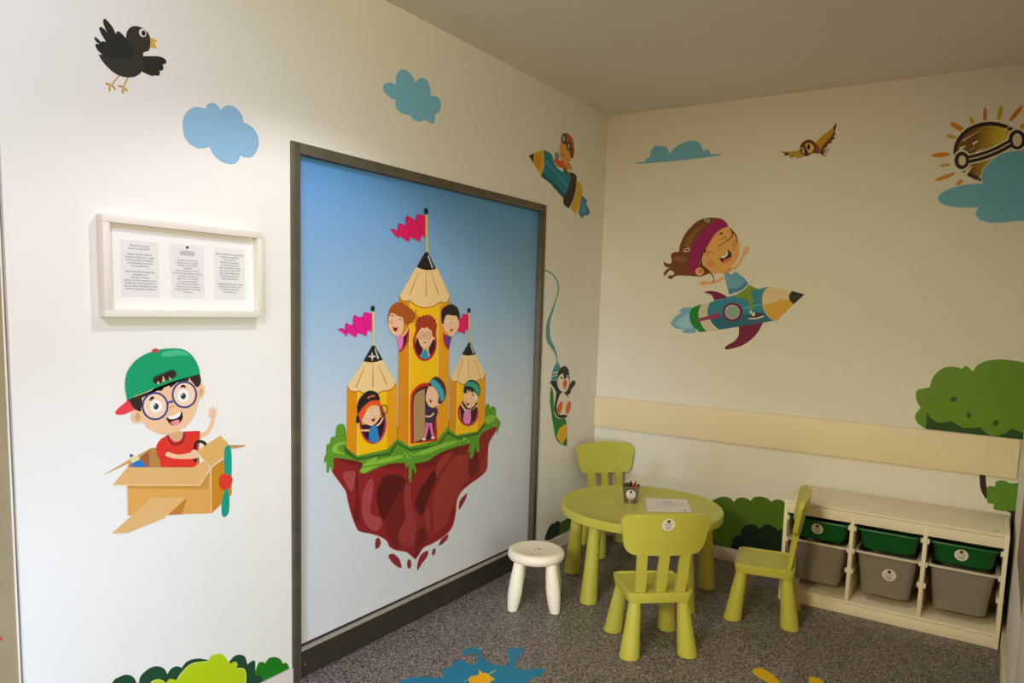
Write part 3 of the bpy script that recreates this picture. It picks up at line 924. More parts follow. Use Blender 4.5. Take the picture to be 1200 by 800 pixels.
a.part('flagpole', '#e6cc72', [G('282,92 298,92 295,337 284,337')], parent=tw)
a.part('pole_ball', '#1f2c28', [El(285, 70, 15, 21)], parent=tw)
a.part('flag', '#e2148c', [S('279,105! 225,97 214,128! 185,135 150,121 144,188! 120,190 90,178 91,232! 65,215 30,222! 70,245 95,273! 104,242! 135,262 166,279! 174,246! 210,256 240,271! 248,226! 279,237!')], parent=tw)
a.part('flag_folds', '#b00c6c', [K('216,130! 246,226!', 7, 3), K('146,188! 174,246!', 7, 3), K('92,230! 104,242!', 6, 3), K('225,97 214,128! 185,135 150,121 144,188! 120,190 90,178 91,232! 65,215 30,222!', 5)], parent=tw)
# main tower (photo coordinates)
a.T(0, 0, 1)
tw = a.part('main_tower', FACE_M, [G('479.2,352 513.8,352 511,516.3 478.7,523')])
a.part('tower_side', FACE_L, [G('466.8,346 479.3,352 478.8,523 465.6,513.7')], parent=tw)
a.part('tower_side', FACE_R, [G('513.8,352 526.2,346 525,498.8 511,516.3')], parent=tw)
a.part('edge_line', '#f6dc84', [K('479.3,358! 478.8,522!', 0.7), K('513.8,356! 511,516!', 0.6)], parent=tw)
a.part('roof', '#eecb90', [S('487.6,312! 477,330 467.4,347.3! 470,351.5 474,353 479,352! 487,357.8 495.6,360.3 506,359.2 515.3,353.7! 520.4,354.8 524.5,352.5 526.6,347! 519,330 511.4,313.5!')], parent=tw)
a.part('roof_lines', '#c07a20', [K('467.4,347.3 470,351.5 474,353 479,352!', 1.3), K('479,352 487,357.8 495.6,360.3 506,359.2 515.3,353.7!', 1.3),
                                 K('515.3,353.7 520.4,354.8 524.5,352.5 526.6,347', 1.3), K('489.8,319! 479.5,345!', 0.5, 1.1), K('498.7,319! 498.7,347!', 0.5, 1.1), K('504.5,319.5! 513.5,345!', 0.5, 1.1)], parent=tw)
a.T(440, 235, 7.273)
a.part('roof_tip', '#1e1b1a', [S('346,567! 418,444 432,434 444,446 513,583! 430,592')], parent=tw)
a.part('tip_shine', '#cfc8b8', [G('438,470 448,468 486,572 478,578')], parent=tw)
a.part('flagpole', '#dcc260', [G('421,118 440,118 441,438 424,438')], parent=tw)
a.part('pole_ball', '#1a2220', [El(427, 90, 18, 28)], parent=tw)
a.part('flag', '#dc125e', [S('422,127! 385,122 355,118 344,150 345,182! 300,150 266,130 257,160 262,216! 225,205 195,198 189,225 192,268! 160,248 120,243! 150,275 180,315 197,320! 204,298! 240,325 280,348 293,308! 330,325 378,350! 386,292! 422,314!')], parent=tw)
a.part('flag_folds', '#a80c4c', [K('346,182! 386,290!', 8, 3), K('262,214! 293,306!', 8, 3), K('193,266! 204,298!', 7, 3), K('355,118 344,150 345,182! 300,150 266,130 257,160 262,216! 225,205 195,198 189,225 192,268! 160,248 120,243!', 6)], parent=tw)
# right tower
a.T(460, 430, 8)
tw = a.part('right_tower', FACE_M, [G('604,120 802,110 792,600 591,635')])
a.part('tower_side', FACE_L, [G('532,85 605,120 592,635 528,586')], parent=tw)
a.part('tower_side', FACE_R, [G('802,110 865,65 860,512 792,600')], parent=tw)
a.part('edge_line', '#f6dc84', [K('604,140! 591,632!', 5)], parent=tw)
a.part('roof', '#eecb90', [S('640,-118! 590,0 534,92! 545,125 575,138 602,130! 640,156 700,162 782,132! 810,118 850,105 864,66! 820,-20 772,-118!')], parent=tw)
a.part('roof_lines', '#c07a20', [K('534,92 545,125 575,138 602,130!', 9), K('602,130 640,156 700,162 782,132!', 9), K('782,132 810,118 850,105 864,66', 9),
                                 K('652,-70! 602,105!', 4), K('706,-80! 706,100!', 4), K('765,-70! 818,90!', 4)], parent=tw)
a.T(445, 345, 8.89)
a.part('roof_tip', '#1e1b1a', [S('851,625! 915,510 928,495 940,508 993,622! 920,636')], parent=tw)
a.part('tip_shine', '#cfc8b8', [G('936,525 944,523 974,610 963,614')], parent=tw)
a.part('flagpole', '#dcc890', [K('926,190! 928,498!', 15)], parent=tw)
a.part('pole_ball', '#1a2220', [El(923, 165, 17, 26)], parent=tw)
a.part('flag', '#dc125e', [S('918,212! 860,203 853,246! 825,248 812,330 795,378! 830,390 880,410! 886,358! 918,372!')], parent=tw)

# children looking out of the castle
sk = '#f0be98'
# girl, upper left
c = a.part('printed_child', sk, [S('85,250 100,200 160,200 230,230 240,330 215,412 160,432 110,392 83,320'), K('222,430 262,400 302,330', 16)])
a.part('window_opening', '#b2203c', [S('302,340! 290,480 240,570 194,602! 190,560 230,480')], parent=c)
a.part('window_inside', '#38101e', [S('248,430! 275,420 262,490 238,540! 230,480')], parent=c)
a.part('pink_top', '#ea7eb4', [S('172,440 212,430 238,455 226,540 195,582 180,510')], parent=c)
a.part('hair', '#a8541c', [S('78,250 95,150 150,90 220,83 290,130 340,170 367,220 342,270 290,312 250,302 230,240 182,222 130,195 100,202'), K('330,250 385,245 378,215 352,222', 14, 4), K('325,180 362,195 372,170 360,148', 14, 4), K('320,270 350,290 372,262', 12, 4)], parent=c)
a.part('mouth', '#7c1616', [S('125,330! 155,345 182,335! 165,382 140,375')], parent=c)
a.part('fringe', '#a8541c', [K('100,205 78,240 80,285 112,275 128,262', [10, 8, 6, 5, 3])], parent=c)
a.part('cheek', '#e89078', [El(118, 300, 12, 14)], parent=c)
a.part('closed_eyes', '#6a3018', [K('108,228 122,214 134,230', 6), K('190,262 205,254 217,270', 6)], parent=c)
# boy in the middle
c = a.part('printed_child', sk, [S('388,390 430,345 490,340 540,380 546,460 520,520 460,562 410,520 386,450'), El(550, 462, 15, 25)])
a.layer -= 1
a.part('window_rim', '#b21c3a', [Rg(462, 500, 112, 180, 22)], parent=c)
a.layer -= 0
a.part('hair', '#a33822', [S('366,330! 358,318! 376,290! 370,268! 396,250! 402,228! 430,232! 444,210! 466,222! 482,202! 496,220! 516,204! 522,226! 548,228! 552,252! 578,264! 572,288! 590,310! 582,345! 574,425 545,440 532,375! 500,352! 480,338! 455,350! 430,340! 415,362! 398,382! 384,410! 370,402!')], parent=c)
a.part('shirt', '#1f95b4', [S('413,640 440,582 480,577 502,652 458,668')], parent=c)
a.part('hands', sk, [K('442,565 410,638', 20), K('490,565 512,638', 20)], parent=c)
a.part('glasses', '#8e5c2c', [Rg(425, 425, 27, 36, 5), Rg(492, 430, 29, 36, 5), K('452,425! 464,427!', 5)], parent=c)
a.part('eyes', '#2c2018', [El(425, 427, 6, 9, 0, 12), El(490, 430, 6, 9, 0, 12), K('442,492 460,502 478,487', 6)], parent=c)
dark = [S('372,470! 386,450 412,522 440,572 412,642! 385,610 362,540'), S('546,470! 566,480 560,570 520,640! 500,580 522,520')]
a.part('window_inside', '#3a0e20', dark, parent=c)
# boy, upper right
c = a.part('printed_child', sk, [S('650,250 680,210 780,210 817,290 802,370 750,432 700,412 653,340'), El(648, 300, 17, 28)])
a.part('window_opening', '#b2203c', [S('650,400! 700,430 740,440! 722,520 712,572! 690,560 660,500')], parent=c)
a.part('shirt', '#5c3c8c', [S('672,425 722,436 728,480 706,542 685,500')], parent=c)
a.part('hair', '#241e1c', [S('638,300 633,180 670,125 740,103 802,140 824,220 808,262 792,222 740,217 690,212 662,262 655,302'), K('735,120 738,82', 9, 4), K('715,118 700,88', 8, 4), K('755,118 768,95', 8, 4)], parent=c)
a.part('eyes', '#f4f0ea', [El(705, 288, 13, 19, 0, 14), El(770, 285, 12, 18, 0, 14)], parent=c)
a.part('pupils', '#241e1c', [El(707, 290, 6, 8, 0, 10), El(770, 287, 6, 8, 0, 10)], parent=c)
a.part('mouth', '#8a2020', [S('715,358! 735,364 756,348! 740,388')], parent=c)
# boy with magnifier in the left tower
a.T(400, 450, 8.89)
c = a.part('printed_child', sk, [S('200,370 240,300 290,240 370,220 392,280 387,350 340,412 300,432 250,415 212,390'), K('292,478 240,480 188,478', 24, 18), K('358,432 395,400 422,352', 22, 16)])
a.part('window_rim', '#b8206c', [Rg(320, 400, 128, 208, 22)], parent=c)
a.part('window_inside', '#2a0f22', [S('200,420! 250,418! 300,434! 340,415! 390,345! 436,360 430,470 380,572 320,600 250,560 208,490')], parent=c)
a.part('arms', sk, [K('292,478 240,480 188,478', 24, 18), K('358,432 395,400 422,352', 22, 16)], parent=c)
a.part('shirt', '#2f82c4', [S('285,468 320,430 360,440 377,588 284,592')], parent=c)
a.part('face', sk, [S('200,370 240,300 290,240 370,220 392,280 387,350 340,412 300,432 250,415 212,390')], parent=c)
a.part('hair', '#ea522a', [S('165,320 200,240 260,190 340,158 392,180 392,230 330,212 260,242 227,320 212,362 185,367')], parent=c)
a.part('black_cap', '#211d20', [S('158,330! 156,230 180,150 240,83 300,66 360,88 388,140 388,168! 300,172 220,232 170,305!'), S('143,402! 148,340 172,325 178,395')], parent=c)
a.part('cap_patch', '#e4644c', [K('262,146 300,124 338,122', 16)], parent=c)
a.part('eyes', '#f4f0ea', [El(268, 320, 14, 20, 0, 14), El(350, 280, 13, 19, 0, 14)], parent=c)
a.part('pupils', '#241e1c', [El(270, 322, 6, 8, 0, 10), El(351, 283, 6, 8, 0, 10)], parent=c)
a.part('mouth', '#7a1f20', [S('296,358! 320,362 342,343! 338,375 315,388')], parent=c)
a.part('magnifier', '#33241e', [Rg(435, 262, 34, 48, 9), K('422,340 410,300', 14)], parent=c)
# child in the doorway
a.T(460, 430, 8)
c = a.part('printed_child', sk, [S('305,250 330,180 380,190 420,260 432,320 380,377 330,362 303,310'), El(428, 337, 18, 25)])
a.layer += 2
dr = a.part('door_rim', '#c22a22', [S('160,716! 160,300 200,200 260,155 330,148 400,172! 408,690!')])
a.part('door_inside', '#38101c', [S('186,708! 181,310 215,220 270,185 320,178 388,200! 386,668!')], parent=dr)
a.part('open_door', '#ac8c5e', [S('190,706! 188,320 230,230 292,203! 297,662!')], parent=dr)
a.part('pink_trousers', '#e072aa', [K('320,515 306,600 286,668', 30, 24), K('345,515 356,590 370,652', 28, 22)], parent=c)
a.part('shoes', '#dcdcda', [El(285, 674, 17, 11), El(368, 660, 18, 11)], parent=c)
a.part('dark_top', '#3a2a44', [S('300,380 330,350 400,378 412,430 372,512 300,507')], parent=c)
a.part('arm', sk, [K('298,456 340,462 378,430', 15)], parent=c)
a.part('face', sk, [S('305,250 330,180 380,190 420,260 432,320 380,377 330,362 303,310'), El(428, 337, 18, 25)], parent=c)
a.part('hair', '#46322a', [S('325,172 370,98 420,95 472,150 492,240 472,305 442,342 415,332 420,262 380,185')], parent=c)
a.part('headband', '#3fa0ba', [S('343,142 370,113 420,150 467,220 472,290 445,317 422,252 380,192')], parent=c)
a.part('eyes', '#f4f0ea', [El(345, 220, 9, 9, 0, 12), El(392, 272, 13, 15, 0, 14)], parent=c)
a.part('pupils', '#241e1c', [El(346, 221, 4, 5, 0, 10), El(393, 274, 6, 7, 0, 10)], parent=c)
a.part('mouth', '#7a1a1a', [S('328,288! 345,308 362,305! 345,334')], parent=c)
# girl in the right tower
c = a.part('printed_child', sk, [S('655,280 670,220 720,208 780,250 776,320 740,372 700,387 663,350')])
a.part('window_rim', '#c01c50', [Rg(698, 425, 88, 118, 15)], parent=c)
a.part('window_inside', '#3a1020', [S('622,380! 640,345! 668,355 700,387! 742,372! 775,330! 782,400 760,490 698,535 640,500')], parent=c)
a.part('pink_dress', '#e282ba', [S('668,402 716,396 722,502 695,532 653,506')], parent=c)
a.part('arms', sk, [K('672,405 630,343', 15), K('718,402 786,355', 15)], parent=c)
a.part('face', sk, [S('655,280 670,220 720,208 780,250 776,320 740,372 700,387 663,350')], parent=c)
a.part('hair', '#241e1c', [S('655,230 668,160 720,118 782,140 810,200 802,272 776,252 740,212 690,190 670,242'), K('655,335 690,386 740,384 784,330', 12)], parent=c)
a.part('fringe', '#241e1c', [S('662,235! 672,200 690,180 740,200 778,250! 745,222! 738,246! 715,212! 706,242! 692,205! 680,240!')], parent=c)
a.part('headband', '#2f9c82', [S('664,176 700,138 762,145 804,200 802,262 782,252 742,192 690,176')], parent=c)
a.part('eyes', '#3a2418', [El(678, 236, 8, 10, 0, 12), K('730,265 742,258 752,268', 6)], parent=c)
a.part('mouth', '#8a2020', [S('672,320! 692,338 712,333! 690,362')], parent=c)
a.part('flower', '#f2ecd8', [El(772, 285, 12, 20, 0, 12)], parent=c)

# ================================================================== FLOOR STICKERS
a = Art('F', 460, 750, 6.316, lift=0.0004)
a.start('splash_sticker', 'blue paint-splash floor sticker with a yellow blot in its middle', 'floor sticker', (600, 330))
a.part('blue_splash', '#1a7fa8', [S('60,300 100,285 200,270 370,280! 380,215 440,190 470,155 520,150 580,180 622,160 625,112 580,88 550,115 515,95 540,65 600,52 650,70 662,120 690,150 740,180 840,187 867,150 845,100 850,70 920,55 968,70 950,110 920,150 915,200 960,220 1060,210 1112,215 1112,250 1020,290 1010,330 1150,430 1000,500 900,460 800,560 650,520 500,600 420,500 200,520 240,420 60,400 20,350')])
a.part('yellow_blot', '#f4b610', [S('560,290 590,265 635,255 640,213! 665,240 700,245 730,270 757,290 720,315 760,380 690,400 620,420 600,370 540,380 575,330')])
a.part('pale_drops', '#a9bf74', [K('716,250! 766,222!', 10, 6), K('720,292! 756,290!', 6), K('532,300! 550,296!', 6)])
for txt, lab in (('190,125 230,108 290,115 360,150 420,200 462,247 440,300 360,262 250,205 195,160', 'long yellow petal-shaped floor sticker, the left and larger of two'),
                 ('755,210 790,195 850,210 895,240 905,300 860,400 800,420 765,330', 'yellow petal-shaped floor sticker cut by the bottom edge, the right of two')):
    a = Art('F', 860, 770, 8.571, lift=0.0004)
    o = a.part('petal_sticker', '#dcb414', [S(txt)])
    tag(o, lab, 'floor sticker', 'yellow petals on the floor')

# ================================================================== FURNITURE
def round_sticker(parent, mtx, r=0.027, text=True):
    """printed paper disc in the local XY plane of mtx, facing +Z"""
    bm = bmesh.new()
    loft(bm, [[mtx @ Vector(p) for p in ring(0, 0, 0.0, r, 28)], [mtx @ Vector(p) for p in ring(0, 0, 0.0006, r, 28)]])
    st = mesh_obj('round_sticker', bm, M_STICKER, parent)
    bm = bmesh.new()
    vs = [bm.verts.new(mtx @ Vector((p[0], p[1]+r*0.55, 0.0009))) for p in ring(0, 0, 0, r*0.27, 18)]
    bm.faces.new(vs)
    mesh_obj('sticker_emblem', bm, mat('#4a4418', 0.5), st)
    lettering('sticker_text', 'ANDREA', r*0.5, mat('#7a6a8c', 0.5), st, mtx @ Matrix.Translation((0, -r*0.12, 0.0009)), 1.0, r*1.3)
    bm = bmesh.new()
    for k, wv in ((-0.36, 0.5), (-0.52, 0.42), (-0.66, 0.4)):
        add_box(bm, -r*wv, r*wv, r*k-r*0.04, r*k+r*0.04, 0.0007, 0.0009, mtx=None)
    bmesh.ops.transform(bm, matrix=mtx, verts=bm.verts)
    mesh_obj('sticker_lines', bm, mat('#8f86a0', 0.5), st)
    return st


# ---- child chair (front = +Y)
TILT = math.tan(math.radians(10.5))


def back_y(z):
    return -0.112-(z-0.285)*TILT


def make_chair():
    t = thing('child_chair', 'x', 'chair')
    bm = bmesh.new()
    loft(bm, [rrect(0.262, 0.248, 0.028, 0.238), rrect(0.284, 0.270, 0.032, 0.243), rrect(0.298, 0.282, 0.034, 0.282), rrect(0.296, 0.280, 0.033, 0.287),
              rrect(0.288, 0.272, 0.030, 0.2885), rrect(0.280, 0.264, 0.027, 0.287), rrect(0.272, 0.256, 0.024, 0.281), rrect(0.20, 0.19, 0.02, 0.2795)])
    mesh_obj('seat', bm, M_GREEN, t, smooth=True, angle=0.9)
    for sx in (-1, 1):
        for sy in (-1, 1):
            bm = bmesh.new()
            lean_lathe(bm, [(0.040, 0.0), (0.0445, 0.003), (0.0445, 0.010), (0.0425, 0.03), (0.027, 0.235), (0.026, 0.246)],
                       (sx*0.132, sy*0.134), (sx*0.108, sy*0.104))
            mesh_obj('leg', bm, M_GREEN, t, smooth=True, angle=0.9)
    # three slats, slightly fanned
    for k in (-1, 0, 1):
        bm = bmesh.new()
        rings = []
        for i in range(7):
            z = 0.272+(0.50-0.272)*i/6
            x = k*(0.090+0.008*i/6)
            y = back_y(z)+0.012*abs(k)*(i/6)
            w_, d_ = 0.0225, 0.009
            rings.append([(x-w_, y-d_, z), (x+w_, y-d_, z), (x+w_, y+d_, z), (x-w_, y+d_, z)])
        loft(bm, rings)
        bmesh.ops.bevel(bm, geom=[e for e in bm.edges if abs(e.verts[0].co.z-e.verts[1].co.z) > 0.02], offset=0.004, segments=2, affect='EDGES')
        mesh_obj('slat', bm, M_GREEN, t, smooth=True, angle=0.9)
    # curved back plate
    z0, z1 = 0.460, 0.652
    NC, NR, rc = 18, 22, 0.045
    th = 0.022

    def half(z):
        f = (z-z0)/(z1-z0)
        h = 0.171+(0.206-0.171)*f
        for dz in (z-z0, z1-z):
            if dz < rc:
                h -= (rc-math.sqrt(max(0, rc*rc-(rc-dz)**2)))*(1.0 if dz == z1-z else 0.8)
        return h
    zs = [z0+(z1-z0)*(0.5-0.5*math.cos(PI*i/NR)) for i in range(NR+1)]
    bm = bmesh.new()
    grid = {}
    for s, off in ((0, -th/2), (1, th/2)):
        for i, z in enumerate(zs):
            for j in range(NC+1):
                u = -1+2*j/NC
                x = u*half(z)
                zz = z-0.010*(x/0.19)**2*((z-z0)/(z1-z0)) + 0.006*(x/0.19)**2*(1-(z-z0)/(z1-z0))
                y = back_y(z)+off+0.028*(x/0.19)**2
                grid[s, i, j] = bm.verts.new((x, y, zz))
    for i in range(NR):
        for j in range(NC):
            bm.faces.new((grid[0, i, j], grid[0, i, j+1], grid[0, i+1, j+1], grid[0, i+1, j]))
            bm.faces.new((grid[1, i, j+1], grid[1, i, j], grid[1, i+1, j], grid[1, i+1, j+1]))
        for j in (0, NC):
            bm.faces.new((grid[0, i, j], grid[0, i+1, j], grid[1, i+1, j], grid[1, i, j]))
    for i in (0, NR):
        for j in range(NC):
            bm.faces.new((grid[0, i, j], grid[1, i, j], grid[1, i, j+1], grid[0, i, j+1]))
    bmesh.ops.recalc_face_normals(bm, faces=bm.faces)
    es = [e for e in bm.edges if e.calc_face_angle(0) > 0.9 and len({e.verts[0] in [], 0}) and
          not (abs(e.verts[0].co.y-e.verts[1].co.y) > th*0.9 and (e.verts[0].co-e.verts[1].co).length < th*1.1)]
    bmesh.ops.bevel(bm, geom=es, offset=0.005, segments=2, affect='EDGES', clamp_overlap=True)
    mesh_obj('backrest', bm, M_GREEN, t, smooth=True, angle=0.9)
    return t


def copy_thing(root, loc, rz, label, group=None):
    c = root.copy()
    COL.objects.link(c)
    c.location = loc
    c.rotation_euler = (0, 0, rz)
    c['label'] = label
    if group:
        c['group'] = group
    for ch in list(root.children):
        d = ch.copy()
        COL.objects.link(d)
        d.parent = c
        for g in list(ch.children):
            h = g.copy()
            COL.objects.link(h)
            h.parent = d
    return c


CG = 'lime plastic chairs around the play table'
ch0 = make_chair()
ch0.location = (1.000, -1.348, 0)
ch0.rotation_euler = (0, 0, math.radians(131.0-90))
tag(ch0, 'lime child chair seen from behind, with a round sticker on its backrest', 'chair', CG)
copy_thing(ch0, (1.335, -0.695, 0), math.radians(191.6-90), 'lime plastic child chair seen from the side before the storage unit', CG)
copy_thing(ch0, (0.272, -0.258, 0), math.radians(-41-90), 'lime plastic child chair tucked in the corner behind the table', CG)
# sticker on the front chair only (rear face of the backrest)
zst = 0.606
vv = Vector((0, -TILT, 1)).normalized()
nn = Vector((0, -1, -TILT)).normalized()
pp = Vector((-0.004, back_y(zst)-0.011, zst))+nn*0.0012
mst = Matrix(((1, vv.x, nn.x, pp.x), (0, vv.y, nn.y, pp.y), (0, vv.z, nn.z, pp.z), (0, 0, 0, 1)))
round_sticker(ch0, mst, 0.0285)

# ---- play table
TC, TR_, TZ = Vector((0.665, -0.725, 0)), 0.436, 0.455
tb = thing('play_table', 'round lime plastic play table with four cone legs', 'table', tuple(TC))
bm = bmesh.new()
lathe(bm, [(TR_-0.03, TZ-0.046), (TR_-0.006, TZ-0.046), (TR_-0.001, TZ-0.042), (TR_, TZ-0.006), (TR_-0.004, TZ), (TR_-0.012, TZ+0.001), (TR_-0.018, TZ-0.0015), (0.2, TZ-0.0015), (0.0, TZ-0.0015)], n=96)
mesh_obj('tabletop', bm, M_GREEN, tb, smooth=True, angle=0.6)
for bx_, by_ in ((0.283, -0.775), (0.565, -1.108), (1.012, -0.905), (0.990, -0.525)):
    bm = bmesh.new()
    b0 = Vector((bx_, by_, 0))-TC
    t0 = b0*0.93
    lean_lathe(bm, [(0.041, 0.0), (0.046, 0.004), (0.046, 0.012), (0.044, 0.03), (0.0315, 0.34), (0.031, TZ-0.03)], (b0.x, b0.y), (t0.x, t0.y), n=28)
    mesh_obj('leg', bm, M_GREEN, tb, smooth=True, angle=0.9)
# small moulded hand mark on the table rim
bm = bmesh.new()
lathe(bm, [(0.022, TZ-0.0016), (0.022, TZ-0.0006), (0.018, TZ+0.0002), (0.0, TZ+0.0002)], 0.325, -0.02, n=20)
mesh_obj('moulded_disc', bm, mat('#cbc768', 0.4), tb)

# ---- stool
st = thing('child_stool', 'small round cream plastic stool in front of the door', 'stool', (0.352, -1.292, 0))
bm = bmesh.new()
lathe(bm, [(0.10, 0.238), (0.126, 0.239), (0.138, 0.246), (0.1435, 0.258), (0.1440, 0.270), (0.1400, 0.283), (0.131, 0.290), (0.118, 0.2915), (0.110, 0.2895), (0.0, 0.2890)], n=64)
mesh_obj('seat', bm, M_STOOL, st, smooth=True, angle=0.9)
ra = math.radians(28.7)
for k in range(4):
    an = ra + PI/4 + k*PI/2
    bm = bmesh.new()
    R0, R1 = 0.149, 0.112
    lean_lathe(bm, [(0.014, 0.0), (0.024, 0.004), (0.0275, 0.02), (0.034, 0.07), (0.036, 0.11), (0.033, 0.17), (0.028, 0.225), (0.027, 0.243)],
               (R0*math.cos(an), R0*math.sin(an)), (R1*math.cos(an), R1*math.sin(an)))
    mesh_obj('leg', bm, M_STOOL, st, smooth=True, angle=0.9)
bm = bmesh.new()
for p in (ring(0.010, 0.006, 0.2897, 0.008, 14), ring(-0.003, -0.012, 0.2897, 0.005, 12)):
    bm.faces.new([bm.verts.new(q) for q in p])
mesh_obj('seat_emblem', bm, mat('#4f4430', 0.5), st)

# ---- pencil cup
CUPX, CUPY = 0.594, -0.706
cup = thing('pencil_cup', 'small galvanised metal bucket of pencils on the table', 'pencil cup', (CUPX, CUPY, TZ-0.0015))
bm = bmesh.new()
CH = 0.094
loft(bm, [ring(0, 0, 0.003, 0.030), ring(0, 0, 0.0, 0.034), ring(0, 0, 0.0, 0.0375), ring(0, 0, 0.004, 0.0385), ring(0, 0, 0.012, 0.0375), ring(0, 0, 0.016, 0.0380),
          ring(0, 0, CH-0.008, 0.0475), ring(0, 0, CH-0.004, 0.0500), ring(0, 0, CH, 0.0500), ring(0, 0, CH+0.001, 0.0485), ring(0, 0, CH-0.003, 0.0465), ring(0, 0, 0.01, 0.036)])
mesh_obj('bucket', bm, M_CUP, cup, smooth=True, angle=0.9)
# sticker on the side that faces the room
dx, dy = CAM.x-CUPX, CAM.y-CUPY
az = math.atan2(dy, dx)
rs, zs_ = 0.027, 0.050
sl = math.atan2(0.0095, 0.070)
mtx = Matrix.Rotation(az, 4, 'Z') @ Matrix.Translation((0.0431, 0, zs_)) @ Matrix.Rotation(PI/2, 4, 'Y') @ Matrix.Rotation(PI/2, 4, 'Z') @ Matrix.Rotation(sl, 4, 'X')


def wrap_sticker():
    st_ = None
    def P_(u, v, lift):
        z = zs_+v
        rr = 0.0380+(0.0475-0.0380)*(z-0.016)/(CH-0.024)+lift
        t = az+u/rr
        return (rr*math.cos(t), rr*math.sin(t), z)
    bm_ = bmesh.new()
    n = 24
    c0 = bm_.verts.new(P_(0, 0, 0.0012))
    inner = [bm_.verts.new(P_(rs*0.5*math.cos(2*PI*i/n), rs*0.5*math.sin(2*PI*i/n), 0.0012)) for i in range(n)]
    outer = [bm_.verts.new(P_(rs*math.cos(2*PI*i/n), rs*math.sin(2*PI*i/n), 0.0012)) for i in range(n)]
    for i in range(n):
        j = (i+1) % n
        bm_.faces.new((c0, inner[i], inner[j]))
        bm_.faces.new((inner[i], outer[i], outer[j], inner[j]))
    st_ = mesh_obj('round_sticker', bm_, M_STICKER, cup)
    bm_ = bmesh.new()
    bm_.faces.new([bm_.verts.new(P_(0.008*math.cos(2*PI*i/14), 0.015+0.008*math.sin(2*PI*i/14), 0.0018)) for i in range(14)])
    mesh_obj('sticker_emblem', bm_, mat('#4a4418', 0.5), st_)
    me = text_mesh('ANDREA', 0.010)
    for v in me.vertices:
        v.co = Vector(P_(v.co.x*0.8, v.co.y-0.004, 0.0018))
    me.materials.clear()
    me.materials.append(mat('#6a6474', 0.5))
    link(bpy.data.objects.new('sticker_text', me), st_)
    bm_ = bmesh.new()
    for v in (-0.011, -0.015, -0.019):
        w_ = 0.012
        q = [bm_.verts.new(P_(x, v+dz, 0.0018)) for dz in (-0.001, 0.001) for x in (-w_, -w_/2, 0, w_/2, w_)]
        for i in range(4):
            bm_.faces.new((q[i], q[i+1], q[i+6], q[i+5]))
    mesh_obj('sticker_lines', bm_, mat('#8a8494', 0.5), st_)


wrap_sticker()
# pencils standing in the cup, each a thing of its own
PC = [('#1c1a1c', 'black'), ('#d9552a', 'orange'), ('#b8232a', 'red'), ('#e58a6a', 'salmon pink'), ('#23202a', 'black'), ('#2c2a44', 'dark blue'),
      ('#3a2620', 'dark brown'), ('#e8a08c', 'pale pink'), ('#8e1f24', 'dark red'), ('#242424', 'black'), ('#4a2a3a', 'plum')]
POS = [('at the left of the cup'), ('right of the middle of the cup'), ('beside the orange one in the cup'), ('at the right of the cup'), ('at the back left of the cup'),
       ('at the front left of the cup'), ('in the middle of the cup'), ('at the back right of the cup'), ('at the far right of the cup'), ('in the middle back of the cup'), ('at the left front of the cup')]
right_dir = Vector((-math.sin(az), math.cos(az), 0))   # to the right as seen from the room
toward = Vector((math.cos(az), math.sin(az), 0))
SP = [(-0.032, 0.008), (0.010, 0.020), (0.018, 0.004), (0.028, 0.010), (-0.022, -0.022), (-0.016, 0.026), (-0.004, 0.006), (0.020, -0.022), (0.036, -0.004), (0.0, -0.028), (-0.006, 0.034)]
for i, ((pcx, cname), where, (u, v)) in enumerate(zip(PC, POS, SP)):
    top = right_dir*u*1.12+toward*v*1.12
    bot = -(right_dir*u+toward*v)*0.35
    L_ = 0.105+0.012*((i*5) % 4)/3
    p0 = Vector((bot.x, bot.y, 0.0115))
    dirv = (Vector((top.x, top.y, CH+0.01))-p0).normalized()
    pn = thing('colour_pencil', '%s pencil standing %s' % (cname, where), 'pencil', (CUPX+p0.x, CUPY+p0.y, TZ-0.0015+p0.z), 0, 'pencils in the metal cup')
    q = Vector((0, 0, 1)).rotation_difference(dirv)
    pn.rotation_mode = 'QUATERNION'
    pn.rotation_quaternion = q
    bm = bmesh.new()
    lathe(bm, [(0.0034, 0), (0.0036, 0.001), (0.0036, L_-0.014)], n=6)
    mesh_obj('shaft', bm, mat(pcx, 0.4), pn)
    bm = bmesh.new()
    lathe(bm, [(0.0035, L_-0.014), (0.0013, L_-0.004)], n=8)
    mesh_obj('wood_cone', bm, mat('#d9b98a' if i in (1, 3, 7) else '#4a3a30', 0.6), pn)
    bm = bmesh.new()
    lathe(bm, [(0.0013, L_-0.004), (0.0003, L_)], n=8)
    mesh_obj('lead', bm, mat(pcx, 0.5), pn)

